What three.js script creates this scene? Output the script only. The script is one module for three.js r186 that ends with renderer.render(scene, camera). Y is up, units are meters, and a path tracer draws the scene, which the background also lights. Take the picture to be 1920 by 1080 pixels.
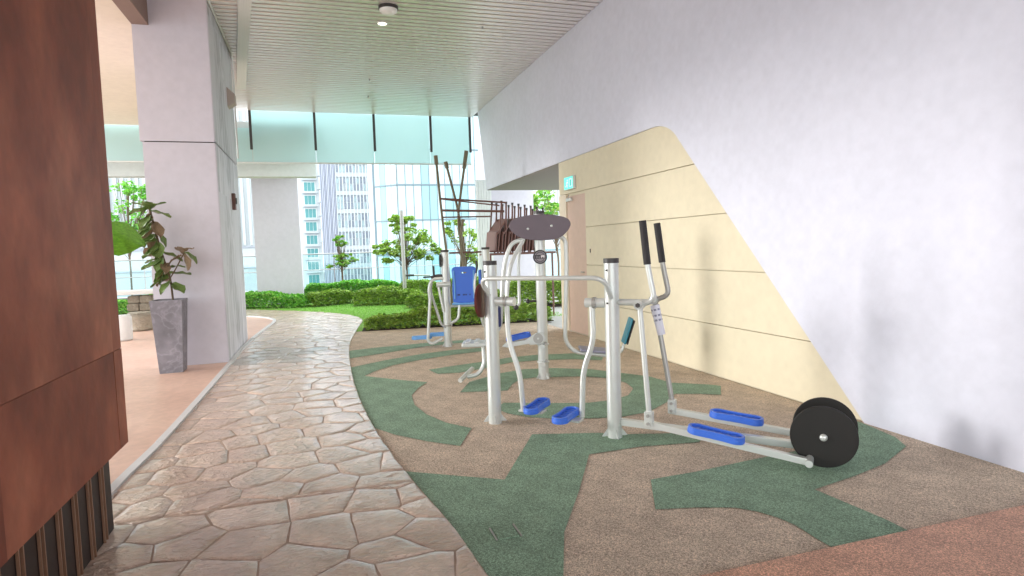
import * as THREE from 'three';
import { mergeGeometries } from 'three/addons/utils/BufferGeometryUtils.js';
import { RoundedBoxGeometry } from 'three/addons/geometries/RoundedBoxGeometry.js';

// ---------------------------------------------------------------- camera, sky, sun, exposure
const scene = new THREE.Scene();
const camera = new THREE.PerspectiveCamera(50.0, 1920 / 1080, 0.05, 900);
{
  const right = new THREE.Vector3(0.95402, -0.03282, 0.29794);
  const up = new THREE.Vector3(0.05102, 0.99726, -0.0535);
  const back = new THREE.Vector3(-0.29537, 0.06624, 0.95308);
  const m = new THREE.Matrix4().makeBasis(right, up, back);
  camera.quaternion.setFromRotationMatrix(m);
  camera.position.set(0, 1.5, 0);
}
{
  const W = 256, H = 128, d = new Float32Array(W * H * 4);
  for (let j = 0; j < H; j++) for (let i = 0; i < W; i++) {
    const el = Math.max(0, (j + 0.5) / H * 2 - 1);               // 0 at the horizon, 1 at the zenith
    const cl = 0.06 * Math.sin(i / W * Math.PI * 8 + 3 * el) * Math.sin(el * 9 + i / W * Math.PI * 4);
    const k = (j * W + i) * 4, b = 1 + cl * el;
    d[k] = (1.06 - 0.16 * el) * b; d[k + 1] = (1.12 - 0.10 * el) * b; d[k + 2] = (1.12 - 0.0 * el) * b; d[k + 3] = 1;
  }
  const sky = new THREE.DataTexture(d, W, H, THREE.RGBAFormat, THREE.FloatType);
  sky.mapping = THREE.EquirectangularReflectionMapping; sky.magFilter = THREE.LinearFilter; sky.needsUpdate = true;
  scene.background = sky; scene.environment = sky;
}
const sun = new THREE.DirectionalLight(new THREE.Color(1, 0.96, 0.9), 0.55);
sun.position.set(-30, 6.4, -16); sun.target.position.set(0, 1, -7);
sun.castShadow = true; sun.shadow.radius = 20; sun.shadow.mapSize.set(2048, 2048);
Object.assign(sun.shadow.camera, { left: -22, right: 22, top: 16, bottom: -16, near: 1, far: 80 });
scene.add(sun, sun.target);
const renderer = new THREE.WebGLRenderer({ antialias: true });
renderer.toneMapping = THREE.LinearToneMapping;
renderer.toneMappingExposure = 3.75;
renderer.shadowMap.enabled = true;

// ---------------------------------------------------------------- helpers
let seed = 7;
const rnd = () => { seed = (seed * 1664525 + 1013904223) % 4294967296; return seed / 4294967296; };
const rr = (a, b) => a + (b - a) * rnd();
const V = (x, y, z) => new THREE.Vector3(x, y, z);
const used = {};
function numbered(n) { if (used[n] === undefined) { used[n] = 0; return n; } used[n]++; return n + '_' + String(used[n]).padStart(3, '0'); }
function tag(o, label, category, group) { o.userData.label = label; o.userData.category = category; if (group) o.userData.group = group; return o; }
function thing(name, label, category, pos = [0, 0, 0], turn = 0, group) {
  const g = new THREE.Group(); g.name = numbered(name); g.position.set(...pos); g.rotation.y = turn; scene.add(g);
  return tag(g, label, category, group);
}
function part(name, geo, mat, parent) {
  const m = new THREE.Mesh(geo, mat); m.name = name; m.castShadow = m.receiveShadow = true; parent.add(m); return m;
}
function structure(name, geo, mat) {
  const m = part(numbered(name), geo, mat, scene); m.userData.kind = 'structure'; return m;
}
function single(name, geo, mat, label, category, group) { return tag(part(numbered(name), geo, mat, scene), label, category, group); }
// uv in metres from the dominant axis of each face
function uvm(g, s = 1) {
  if (g.index) g = g.toNonIndexed();
  const p = g.attributes.position, n = new Float32Array(p.count * 2), a = V(), b = V(), c = V(), q = V();
  for (let i = 0; i < p.count; i += 3) {
    a.fromBufferAttribute(p, i); b.fromBufferAttribute(p, i + 1); c.fromBufferAttribute(p, i + 2);
    q.copy(b).sub(a).cross(c.clone().sub(a)); const X = Math.abs(q.x), Y = Math.abs(q.y), Z = Math.abs(q.z);
    [a, b, c].forEach((v, k) => {
      const uv = X >= Y && X >= Z ? [v.z, v.y] : Y >= Z ? [v.x, v.z] : [v.x, v.y];
      n[(i + k) * 2] = uv[0] / s; n[(i + k) * 2 + 1] = uv[1] / s;
    });
  }
  g.setAttribute('uv', new THREE.BufferAttribute(n, 2)); return g;
}
const box = (x0, x1, y0, y1, z0, z1) => uvm(new THREE.BoxGeometry(x1 - x0, y1 - y0, z1 - z0).translate((x0 + x1) / 2, (y0 + y1) / 2, (z0 + z1) / 2));
const rbox = (w, h, d, r = 0.01, s = 2) => new RoundedBoxGeometry(w, h, d, s, r);
const cyl = (r0, r1, h, n = 20) => new THREE.CylinderGeometry(r0, r1, h, n);
function merge(list) { return mergeGeometries(list.map(g => { const q = g.index ? g.toNonIndexed() : g; for (const k of Object.keys(q.attributes)) if (!['position', 'normal', 'uv'].includes(k)) q.deleteAttribute(k); return q; })); }
// a round bar through points, bends filleted, ends closed
function tube(pts, r, fillet = 0.06, rad = 12) {
  const P = pts.map(p => V(...p)), path = new THREE.CurvePath(); let prev = P[0];
  for (let i = 1; i < P.length - 1; i++) {
    const a = P[i - 1].clone().sub(P[i]), b = P[i + 1].clone().sub(P[i]);
    const f = Math.min(fillet, a.length() * 0.48, b.length() * 0.48);
    const s = P[i].clone().add(a.normalize().multiplyScalar(f)), e = P[i].clone().add(b.normalize().multiplyScalar(f));
    path.add(new THREE.LineCurve3(prev, s)); path.add(new THREE.QuadraticBezierCurve3(s, P[i], e)); prev = e;
  }
  path.add(new THREE.LineCurve3(prev, P[P.length - 1]));
  const g = new THREE.TubeGeometry(path, pts.length > 2 ? 14 * (pts.length - 1) : 1, r, rad, false);
  const caps = [[P[0], P[1]], [P[P.length - 1], P[P.length - 2]]].map(([o, q]) => {
    const c = new THREE.CircleGeometry(r, rad); const d = o.clone().sub(q).normalize();
    c.applyQuaternion(new THREE.Quaternion().setFromUnitVectors(V(0, 0, 1), d)); return c.translate(o.x, o.y, o.z);
  });
  return merge([g, ...caps]);
}
// a box of section w x h laid from a to b
function bar(a, b, w, h, r = 0.004) {
  const A = V(...a), B = V(...b), L = A.distanceTo(B), g = r ? rbox(w, h, L, r, 1) : new THREE.BoxGeometry(w, h, L);
  const m = new THREE.Matrix4().lookAt(B, A, V(0, 1, 0.0001)); m.setPosition(A.add(B).multiplyScalar(0.5)); return g.applyMatrix4(m);
}
function prism(pts, depth, bevel = 0) {                                   // outline in x,y, extruded along z
  const s = new THREE.Shape(pts.map(p => new THREE.Vector2(...p)));
  return new THREE.ExtrudeGeometry(s, { depth, bevelEnabled: bevel > 0, bevelSize: bevel, bevelThickness: bevel, bevelSegments: 2, curveSegments: 12 });
}
const alongWall = (g, x) => uvm(g.rotateY(Math.PI / 2).translate(x, 0, 0));   // outline x becomes depth into the picture
function flat(pts, y) {                                                    // polygon of [x, z] laid on the floor
  const s = new THREE.Shape(pts.map(p => new THREE.Vector2(p[0], -p[1])));
  return uvm(new THREE.ShapeGeometry(s).rotateX(-Math.PI / 2).translate(0, y, 0));
}
function slab(pts, y0, y1) {
  const s = new THREE.Shape(pts.map(p => new THREE.Vector2(p[0], -p[1])));
  return uvm(new THREE.ExtrudeGeometry(s, { depth: y1 - y0, bevelEnabled: false }).rotateX(-Math.PI / 2).translate(0, y0, 0));
}
function smooth(pts, n) { return new THREE.CatmullRomCurve3(pts.map(p => V(p[0], 0, p[1])), false, 'centripetal').getPoints(n).map(p => [p.x, p.z]); }

// ---------------------------------------------------------------- procedural textures
function lattice(n, s) { let q = s * 7919 + 13; const a = new Float32Array(n * n); for (let i = 0; i < a.length; i++) { q = (q * 1664525 + 1013904223) % 4294967296; a[i] = q / 4294967296; } return a; }
function vnoise(n, s) {
  const a = lattice(n, s);
  return (u, v) => {
    const x = u * n, y = v * n, i = Math.floor(x), j = Math.floor(y), f = x - i, g = y - j, sf = f * f * (3 - 2 * f), sg = g * g * (3 - 2 * g);
    const at = (p, q) => a[((q % n) + n) % n * n + ((p % n) + n) % n];
    return (at(i, j) * (1 - sf) + at(i + 1, j) * sf) * (1 - sg) + (at(i, j + 1) * (1 - sf) + at(i + 1, j + 1) * sf) * sg;
  };
}
function fbm(n, oct, s) { const L = []; for (let o = 0; o < oct; o++) L.push(vnoise(n << o, s + o)); return (u, v) => { let t = 0, a = 0.5, w = 0; for (const f of L) { t += a * f(u, v); w += a; a *= 0.5; } return t / w; }; }
function tex(size, fn, colour = true, rx = 1, ry = rx) {
  const d = new Uint8Array(size * size * 4);
  for (let j = 0; j < size; j++) for (let i = 0; i < size; i++) {
    const c = fn(i / size, j / size), k = (j * size + i) * 4;
    if (Array.isArray(c)) { d[k] = c[0] * 255; d[k + 1] = c[1] * 255; d[k + 2] = c[2] * 255; } else d[k] = d[k + 1] = d[k + 2] = Math.max(0, Math.min(1, c)) * 255;
    d[k + 3] = 255;
  }
  const t = new THREE.DataTexture(d, size, size); t.wrapS = t.wrapT = THREE.RepeatWrapping; t.magFilter = THREE.LinearFilter; t.minFilter = THREE.LinearMipmapLinearFilter; t.generateMipmaps = true;
  if (colour) t.colorSpace = THREE.SRGBColorSpace; t.repeat.set(1 / rx, 1 / ry); t.needsUpdate = true; return t;
}
const cl = (x, a = 0, b = 1) => Math.max(a, Math.min(b, x));
const mixc = (a, b, t) => a.map((v, i) => v + (b[i] - v) * t);
const rgb = (r, g, b) => new THREE.Color().setRGB(r, g, b);
const std = (o) => new THREE.MeshStandardMaterial(o);
const phy = (o) => new THREE.MeshPhysicalMaterial(o);

const nA = fbm(4, 6, 1), nB = fbm(8, 5, 11), nC = fbm(32, 3, 23), nD = fbm(3, 5, 37);
const plasterMap = tex(512, (u, v) => { const t = nA(u, v), f = nC(u, v); const k = 0.965 + 0.035 * (t - 0.5) + 0.04 * (f - 0.5); return [cl(k), cl(k), cl(k)]; }, true, 2.4);
const plasterBump = tex(512, (u, v) => 0.5 * nB(u, v) + 0.5 * nC(u, v), false, 1.2);
const granule = vnoise(170, 51), granule2 = vnoise(90, 52);
const rubberMap = tex(512, (u, v) => { const g = granule(u, v), h = granule2(u, v), t = nA(u, v); const k = cl(0.78 + 0.42 * (g - 0.5) + 0.2 * (h - 0.5) + 0.2 * (t - 0.5)); return [k, k, k]; }, true, 0.55);
const rubberBump = tex(512, (u, v) => 0.6 * granule(u, v) + 0.4 * granule2(u, v), false, 0.55);
const rustMap = tex(512, (u, v) => {
  const a = nA(u, v * 0.999), b = nD(u, v), c = nC(u, v);
  let q = mixc([0.50, 0.235, 0.16], [0.68, 0.375, 0.27], cl((a - 0.34) * 2.6)); q = mixc(q, [0.80, 0.53, 0.41], cl((b - 0.48) * 3.0) * 0.7);
  return q.map(x => cl(x * (0.84 + 0.16 * c)));
}, true, 1.7, 2.6);
const terraMap = tex(512, (u, v) => { const s = nD(u, v * 1) * 0.5 + vstreak(u, v) * 0.5, f = nC(u, v); return mixc([0.77, 0.62, 0.55], [0.89, 0.76, 0.69], cl(s)).map(x => cl(x * (0.95 + 0.1 * f))); }, true, 1.6);
function vstreak(u, v) { return 0.5 * nB(u * 0.25, v) + 0.5 * nA(u * 0.25, v * 2); }
const stoneBump = tex(512, (u, v) => { const a = nB(u, v), w = nB(u + 0.1 * nA(u, v), v * 2 + 0.15 * nD(u, v)), r = 1 - Math.abs(2 * w - 1); return cl(0.4 * a + 0.6 * r * r * r); }, false, 0.62);
const stoneMap = tex(512, (u, v) => { const a = nB(u, v), b = nA(u, v), c = nC(u, v); const k = 0.91 + 0.18 * (a - 0.5) + 0.12 * (b - 0.5) + 0.08 * (c - 0.5); return [cl(k), cl(k * 0.985), cl(k * 0.97)]; }, true, 0.9);
const streakMap = tex(512, (u, v) => {
  const w = nB(u + 0.12 * nA(u, v), v * 0.35 + 0.2 * nD(u, v)), t = nD(u, v * 0.5); const vein = Math.pow(1 - Math.abs(2 * w - 1), 5);
  const k = 0.86 - 0.26 * vein * cl((t - 0.3) * 2) + 0.12 * (t - 0.5); return [cl(k), cl(k * 1.0), cl(k * 1.01)];
}, true, 1.6, 2.4);
const veinMap = tex(512, (u, v) => {
  const w = nB(u + 0.25 * nD(u, v), v + 0.2 * nA(u, v)), vein = Math.pow(1 - Math.abs(2 * w - 1), 7), t = nA(u, v);
  const k = 0.48 + 0.24 * (t - 0.5) + 0.09 * vein; return [cl(k), cl(k * 0.97), cl(k * 1.03)];
}, true, 0.8);
const leafTone = tex(128, (u, v) => 0.7 + 0.3 * nC(u, v), true, 1);

// ---------------------------------------------------------------- materials
const M = {
  wall: std({ color: rgb(0.77, 0.78, 0.90), map: plasterMap, bumpMap: plasterBump, bumpScale: 0.002, roughness: 0.75 }),
  tan: std({ color: rgb(0.80, 0.72, 0.54), map: plasterMap, bumpMap: plasterBump, bumpScale: 0.0015, roughness: 0.7 }),
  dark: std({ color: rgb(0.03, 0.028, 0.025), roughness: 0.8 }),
  column: std({ color: rgb(0.66, 0.63, 0.70), map: plasterMap, bumpMap: plasterBump, bumpScale: 0.002, roughness: 0.7 }),
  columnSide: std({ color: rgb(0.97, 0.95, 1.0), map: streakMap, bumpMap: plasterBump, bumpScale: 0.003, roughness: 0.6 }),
  soffit: std({ color: rgb(0.92, 0.83, 0.71), map: plasterMap, roughness: 0.8 }),
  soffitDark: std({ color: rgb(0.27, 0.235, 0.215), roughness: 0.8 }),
  white: std({ color: rgb(0.78, 0.80, 0.79), map: plasterMap, roughness: 0.6 }),
  slat: std({ color: rgb(0.90, 0.85, 0.83), roughness: 0.3, metalness: 0.65 }),
  slatBack: std({ color: rgb(0.05, 0.045, 0.04), roughness: 0.7 }),
  beam: std({ color: rgb(0.30, 0.21, 0.18), map: plasterMap, roughness: 0.8 }),
  rust: std({ map: rustMap, bumpMap: plasterBump, bumpScale: 0.002, roughness: 0.6 }),
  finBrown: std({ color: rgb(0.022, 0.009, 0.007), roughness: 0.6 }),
  bronze: std({ color: rgb(0.30, 0.16, 0.10), roughness: 0.45, metalness: 0.4 }),
  terra: std({ map: terraMap, roughness: 0.42, bumpMap: plasterBump, bumpScale: 0.0015 }),
  terra2: std({ color: rgb(0.97, 0.53, 0.36), map: rubberMap, roughness: 0.55, bumpMap: rubberBump, bumpScale: 0.002 }),
  kerb: std({ color: rgb(0.68, 0.67, 0.68), map: plasterMap, roughness: 0.5 }),
  matTan: std({ color: rgb(0.93, 0.745, 0.58), map: rubberMap, bumpMap: rubberBump, bumpScale: 0.004, roughness: 0.9 }),
  matGreen: std({ color: rgb(0.385, 0.575, 0.405), map: rubberMap, bumpMap: rubberBump, bumpScale: 0.004, roughness: 0.9 }),
  joint: std({ color: rgb(0.55, 0.41, 0.33), roughness: 0.8, map: stoneMap }),
  steel: std({ color: rgb(0.66, 0.68, 0.66), roughness: 0.32, metalness: 0.35 }),
  steelDull: std({ color: rgb(0.42, 0.41, 0.39), roughness: 0.4, metalness: 0.5 }),
  cap: std({ color: rgb(0.05, 0.045, 0.045), roughness: 0.5 }),
  grip: std({ color: rgb(0.035, 0.032, 0.035), roughness: 0.75, bumpMap: rubberBump, bumpScale: 0.001 }),
  blue: std({ color: rgb(0.05, 0.16, 0.68), roughness: 0.38 }),
  blueLight: std({ color: rgb(0.16, 0.40, 0.80), roughness: 0.4 }),
  navy: std({ color: rgb(0.03, 0.035, 0.14), roughness: 0.5 }),
  teal: std({ color: rgb(0.03, 0.22, 0.30), roughness: 0.4 }),
  disc: std({ color: rgb(0.008, 0.006, 0.005), roughness: 0.6 }),
  board: std({ color: rgb(0.17, 0.13, 0.155), roughness: 0.5, map: plasterMap }),
  brown: std({ color: rgb(0.16, 0.07, 0.055), roughness: 0.5, map: plasterMap }),
  bamboo: std({ color: rgb(0.17, 0.14, 0.08), roughness: 0.55, map: plasterMap }),
  red: std({ color: rgb(0.10, 0.015, 0.012), roughness: 0.4 }),
  paper: std({ color: rgb(0.80, 0.79, 0.84), roughness: 0.8 }),
  door: std({ color: rgb(0.72, 0.52, 0.42), roughness: 0.5, map: plasterMap }),
  doorFrame: std({ color: rgb(0.76, 0.66, 0.52), roughness: 0.5 }),
  planter: std({ map: veinMap, roughness: 0.55, bumpMap: plasterBump, bumpScale: 0.002 }),
  soil: std({ color: rgb(0.06, 0.04, 0.025), roughness: 1, map: rubberMap }),
  bark: std({ color: rgb(0.13, 0.09, 0.055), roughness: 0.9, bumpMap: plasterBump, bumpScale: 0.004 }),
  leaf: phy({ vertexColors: true, color: rgb(1, 1, 1), roughness: 0.75, transmission: 0.35, thickness: 0, side: THREE.DoubleSide }),
  fig: phy({ color: rgb(0.22, 0.34, 0.09), roughness: 0.45, transmission: 0.3, thickness: 0, map: leafTone, side: THREE.DoubleSide }),
  figDry: phy({ color: rgb(0.36, 0.25, 0.15), roughness: 0.6, transmission: 0.2, thickness: 0, map: leafTone, side: THREE.DoubleSide }),
  figBright: phy({ color: rgb(0.22, 0.50, 0.03), roughness: 0.5, transmission: 0.4, thickness: 0, map: leafTone, side: THREE.DoubleSide }),
  lawn: std({ color: rgb(0.30, 0.62, 0.08), roughness: 1, map: rubberMap }),
  blade: phy({ color: rgb(0.22, 0.48, 0.06), roughness: 0.9, transmission: 0.35, thickness: 0, side: THREE.DoubleSide }),
  paving: std({ color: rgb(0.5, 0.49, 0.47), roughness: 0.85, map: plasterMap }),
  city: std({ color: rgb(0.36, 0.37, 0.38), roughness: 0.9, map: plasterMap }),
  frost: phy({ color: rgb(0.70, 0.87, 0.87), roughness: 0.95, transmission: 0.57, thickness: 0 }),
  glass: phy({ color: rgb(0.86, 0.96, 0.96), roughness: 0.03, transmission: 1, thickness: 0, ior: 1.45 }),
  facade: std({ color: rgb(0.52, 0.55, 0.57), roughness: 0.7, map: plasterMap }),
  fin: std({ color: rgb(0.44, 0.46, 0.54), roughness: 0.6 }),
  finDark: std({ color: rgb(0.30, 0.32, 0.40), roughness: 0.6 }),
  paneTeal: std({ color: rgb(0.07, 0.24, 0.25), roughness: 0.3, metalness: 0.1 }),
  paneGrey: std({ color: rgb(0.27, 0.30, 0.36), roughness: 0.3, metalness: 0.1 }),
  panePale: std({ color: rgb(0.38, 0.49, 0.51), roughness: 0.3, metalness: 0.15 }),
  paneCyan: std({ color: rgb(0.22, 0.38, 0.41), roughness: 0.3, metalness: 0.15 }),
  mullion: std({ color: rgb(0.15, 0.20, 0.23), roughness: 0.6 }),
  stoneWhite: std({ color: rgb(0.72, 0.71, 0.68), map: plasterMap, bumpMap: plasterBump, bumpScale: 0.003, roughness: 0.7 }),
  rubble: std({ color: rgb(0.46, 0.41, 0.33), map: stoneMap, bumpMap: stoneBump, bumpScale: 0.02, roughness: 0.8 }),
  lampGlow: std({ color: rgb(0.9, 0.9, 0.85), roughness: 0.5, emissive: rgb(1, 0.95, 0.7), emissiveIntensity: 1.2 }),
  diffuser: std({ color: rgb(0.86, 0.87, 0.86), roughness: 0.45 }),
};
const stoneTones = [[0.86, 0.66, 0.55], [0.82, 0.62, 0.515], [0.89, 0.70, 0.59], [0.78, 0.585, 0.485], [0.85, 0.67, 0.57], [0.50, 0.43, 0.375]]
  .map(c => phy({ color: rgb(...c), map: stoneMap, bumpMap: stoneBump, bumpScale: 0.016, roughness: 0.38, clearcoat: 0.9, clearcoatRoughness: 0.16 }));

// ---------------------------------------------------------------- ground and floors
structure('city_ground', uvm(new THREE.PlaneGeometry(1400, 1400).rotateX(-Math.PI / 2).translate(0, -26, -300)), M.city);
structure('podium_ground', box(-60, 45, -1.2, -0.03, -28.6, 40), M.paving);
const mat = structure('rubber_mat', box(-0.4, 4.12, -0.03, 0, -11.95, -2.25), M.matTan);
const patches = {
  a: [[0.17, -8.19], [0.35, -8.26], [0.78, -8.56], [1.35, -8.84], [1.82, -8.96], [2.28, -8.94], [2.20, -8.64], [1.73, -8.54], [1.28, -8.38], [0.86, -8.14], [0.59, -7.83], [0.45, -7.59], [0.86, -7.13], [1.10, -6.90], [0.96, -6.66], [0.84, -6.34], [0.81, -5.94], [0.86, -5.55], [0.97, -5.21], [1.14, -4.95], [0.95, -4.53], [0.74, -4.74], [0.52, -5.02], [0.34, -5.36], [0.18, -5.43], [0.13, -6.68]],
  b: [[1.23, -7.62], [1.59, -7.73], [1.99, -7.83], [2.42, -7.97], [2.84, -7.98], [3.29, -7.85], [3.57, -7.47], [3.41, -7.20], [3.12, -7.45], [2.69, -7.58], [2.31, -7.61], [1.87, -7.38], [1.56, -7.26], [1.29, -7.31]],
  c: [[1.33, -6.25], [1.54, -6.70], [1.96, -7.00], [2.32, -7.11], [2.68, -7.01], [3.06, -6.73], [3.31, -6.33], [3.46, -6.09], [3.51, -5.71], [3.81, -5.47], [3.88, -5.37], [3.65, -5.05], [3.48, -5.17], [3.28, -5.27], [3.02, -5.01], [2.71, -4.79], [2.42, -4.75], [2.18, -4.81], [1.87, -4.93], [1.67, -5.09], [1.55, -5.26], [1.50, -5.47], [1.63, -5.65], [2.00, -5.46], [2.37, -5.31], [2.61, -5.31], [2.84, -5.41], [3.02, -5.64], [3.08, -5.90], [3.04, -6.18], [2.80, -6.41], [2.29, -6.60], [2.10, -6.58], [1.95, -6.39], [1.81, -6.12]],
  d: [[0.21, -9.54], [0.41, -9.68], [0.85, -9.78], [1.57, -9.86], [2.13, -9.86], [2.43, -9.78], [2.37, -9.55], [2.07, -9.58], [1.52, -9.51], [0.73, -9.12], [0.37, -8.97], [0.19, -8.87]],
  e: [[0.42, -4.17], [0.50, -4.14], [0.76, -3.96], [1.07, -3.75], [1.55, -4.59], [2.04, -4.42], [2.20, -4.31], [2.84, -4.08], [2.63, -3.91], [2.18, -3.99], [1.77, -3.98], [1.45, -3.42], [1.15, -2.93], [0.87, -2.26], [0.48, -2.26], [0.40, -3.50]],
  f: [[1.93, -3.40], [2.29, -3.41], [2.67, -3.45], [3.28, -3.50], [3.73, -3.65], [4.09, -3.87], [4.0, -3.45], [3.89, -3.27], [3.47, -3.07], [3.14, -2.98], [2.74, -2.90], [2.76, -2.68], [2.78, -2.44], [2.77, -2.26], [2.29, -2.26], [2.29, -2.42], [2.30, -2.57], [2.28, -2.67], [2.23, -2.77], [2.15, -2.86], [1.95, -2.94], [1.73, -3.00], [1.82, -3.18]],
};
for (const k in patches) part('green_patch', flat(patches[k], 0.004), M.matGreen, mat);
structure('terracotta_floor', box(0.7, 4.1, -0.03, 0.012, -2.305, 6), M.terra2);

const pathRight = smooth([[0.85, -1.0], [0.74, -2.0], [0.66, -2.66], [0.61, -3.23], [0.53, -3.78], [0.44, -4.51], [0.37, -5.35], [0.33, -6.14], [0.31, -7.19], [0.33, -8.62], [0.39, -10.11], [0.5, -11.23], [0.70, -12.77], [0.84, -13.96], [0.67, -15.04], [0.2, -16.04], [-0.58, -17.04], [-1.43, -17.95], [-2.0, -18.45], [-4.2, -19.6]], 76);
const kerbLine = smooth([[-1.40, 4], [-1.38, -2], [-1.35, -4.59], [-1.30, -5.52], [-1.27, -7.24], [-1.25, -9.3], [-1.23, -11.31], [-1.10, -13.4], [-1.03, -14.4], [-1.05, -15.0], [-1.28, -15.65], [-1.73, -16.24], [-4.2, -17.8]], 60);
const pathPoly = [...pathRight, ...kerbLine.slice().reverse().filter(p => p[1] < -0.9), [-1.39, -1.0]];
const path = structure('stone_path', slab(pathPoly, -0.03, 0.009), M.joint);
structure('terrace_floor', slab([[-9, 8], ...kerbLine.map(p => [p[0] - 0.02, p[1]]), [-9, -19]], -0.03, 0.014), M.terra);
{ // kerb: separate strips end to end along the edge of the terrace
  const kerb = new THREE.Group(); kerb.name = 'terrace_kerb'; kerb.userData.kind = 'structure'; scene.add(kerb);
  let run = [kerbLine[0]], len = 0;
  for (let i = 1; i < kerbLine.length; i++) {
    len += Math.hypot(kerbLine[i][0] - kerbLine[i - 1][0], kerbLine[i][1] - kerbLine[i - 1][1]); run.push(kerbLine[i]);
    if (len > 1.3 || i === kerbLine.length - 1) {
      const L = run.map((p, k) => { const q = run[Math.min(k + 1, run.length - 1)], o = run[Math.max(k - 1, 0)], d = Math.hypot(q[0] - o[0], q[1] - o[1]); return { p, n: [-(q[1] - o[1]) / d, (q[0] - o[0]) / d], t: [(q[0] - o[0]) / d, (q[1] - o[1]) / d] }; });
      const end = L[L.length - 1]; end.p = [end.p[0] - end.t[0] * 0.006, end.p[1] - end.t[1] * 0.006];
      const a = L.map(o => [o.p[0] + o.n[0] * 0.03, o.p[1] + o.n[1] * 0.03]), b = L.map(o => [o.p[0] - o.n[0] * 0.03, o.p[1] - o.n[1] * 0.03]).reverse();
      part('kerb_stone', slab([...a, ...b], -0.03, 0.034 + 0.004 * rnd()), M.kerb, kerb); run = [kerbLine[i]]; len = 0;
    }
  }
}
{ // stamped stones of the path: one mesh each, joints recessed
  const clip = (poly, nx, nz, c) => { const out = []; for (let i = 0; i < poly.length; i++) { const a = poly[i], b = poly[(i + 1) % poly.length], da = nx * a[0] + nz * a[1] - c, db = nx * b[0] + nz * b[1] - c; if (da <= 0) out.push(a); if (da * db < 0) { const t = da / (da - db); out.push([a[0] + (b[0] - a[0]) * t, a[1] + (b[1] - a[1]) * t]); } } return out; };
  const S = 0.345, pts = [];
  for (let j = 0; j < 58; j++) for (let i = -14; i < 10; i++) pts.push([(i + (j % 2) * 0.5 + rr(-0.36, 0.36)) * S, -0.9 - (j + rr(-0.36, 0.36)) * S * 0.92]);
  const stones = [];
  const lastHalf = (poly, near) => near ? clip(poly, 0, -1, 3.924) : clip(poly, 0, 1, -3.937);
  for (const near of [true, false]) {
    const region = lastHalf(pathPoly, near);
    for (const p of pts) {
      let poly = region; 
      const nb = pts.filter(q => q !== p && Math.hypot(q[0] - p[0], q[1] - p[1]) < S * 2.6);
      for (const q of nb) { const dx = q[0] - p[0], dz = q[1] - p[1], d = Math.hypot(dx, dz); poly = clip(poly, dx / d, dz / d, (p[0] * dx + p[1] * dz) / d + d / 2 - 0.0019); if (poly.length < 3) break; }
      if (poly.length < 3) continue;
      let A = 0, cx = 0, cz = 0; for (let i = 0; i < poly.length; i++) { const a = poly[i], b = poly[(i + 1) % poly.length], w = a[0] * b[1] - b[0] * a[1]; A += w; cx += (a[0] + b[0]) * w; cz += (a[1] + b[1]) * w; }
      if (Math.abs(A) < 0.006) continue; cx /= 3 * A; cz /= 3 * A;
      stones.push({ poly, c: [cx, cz], size: Math.abs(A) / (cz * cz) });
    }
  }
  const mesh = ({ poly, c }) => {
    const R = []; let per = 0; const seg = poly.map((a, i) => { const b = poly[(i + 1) % poly.length], l = Math.hypot(b[0] - a[0], b[1] - a[1]); per += l; return l; });
    poly.forEach((a, i) => { const b = poly[(i + 1) % poly.length], k = Math.max(1, Math.round(seg[i] / per * 13)); for (let t = 0; t < k; t++) R.push([a[0] + (b[0] - a[0]) * t / k + rr(-0.004, 0.004), a[1] + (b[1] - a[1]) * t / k + rr(-0.004, 0.004)]); });
    const n = R.length, tx = rr(-0.014, 0.014), tz = rr(-0.014, 0.014), h0 = rr(0.0145, 0.0165), pos = [], idx = [];
    const ring = (s, y, j, inset) => R.forEach(([x, z]) => { const dx = x - c[0], dz = z - c[1], d = Math.hypot(dx, dz) || 1, k = inset ? Math.max(0, 1 - inset / d) : s; const X = c[0] + dx * k, Z = c[1] + dz * k; pos.push(X, y + j * rr(-1, 1) + (y > 0.0119 ? tx * (X - c[0]) + tz * (Z - c[1]) : 0), Z); });
    ring(1, 0.006, 0, 0.0001); ring(1, h0 - 0.0022, 0.0006, 0.009); ring(0.72, h0, 0.0018, 0); ring(0.36, h0, 0.0024, 0);
    pos.push(c[0], h0 + rr(-0.003, 0.004), c[1]);
    for (let k = 0; k < 3; k++) for (let i = 0; i < n; i++) { const a = k * n + i, b = k * n + (i + 1) % n; idx.push(a, b, a + n, b, b + n, a + n); }
    for (let i = 0; i < n; i++) idx.push(3 * n + i, 3 * n + (i + 1) % n, 4 * n);
    const g = new THREE.BufferGeometry(); g.setAttribute('position', new THREE.Float32BufferAttribute(pos, 3)); g.setIndex(idx); g.computeVertexNormals();
    if (g.attributes.normal.getY(4 * n) < 0) { for (let i = 0; i < idx.length; i += 3) [idx[i], idx[i + 1]] = [idx[i + 1], idx[i]]; g.setIndex(idx); g.computeVertexNormals(); }
    const uv = new Float32Array(pos.length / 3 * 2); const ou = rnd() * 3, ov = rnd() * 3; for (let i = 0; i < pos.length / 3; i++) { uv[i * 2] = pos[i * 3] + ou; uv[i * 2 + 1] = pos[i * 3 + 2] + ov; } g.setAttribute('uv', new THREE.BufferAttribute(uv, 2)); return g;
  };
  stones.sort((a, b) => b.size - a.size);
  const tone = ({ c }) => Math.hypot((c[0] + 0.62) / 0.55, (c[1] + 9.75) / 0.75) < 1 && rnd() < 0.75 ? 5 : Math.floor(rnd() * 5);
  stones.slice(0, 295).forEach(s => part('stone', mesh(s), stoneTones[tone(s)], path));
  const rest = stones.slice(295).map(mesh); if (rest.length) { const m = part('far_stones', merge(rest), stoneTones[0], path); m.userData.kind = 'stuff'; }
}
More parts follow.
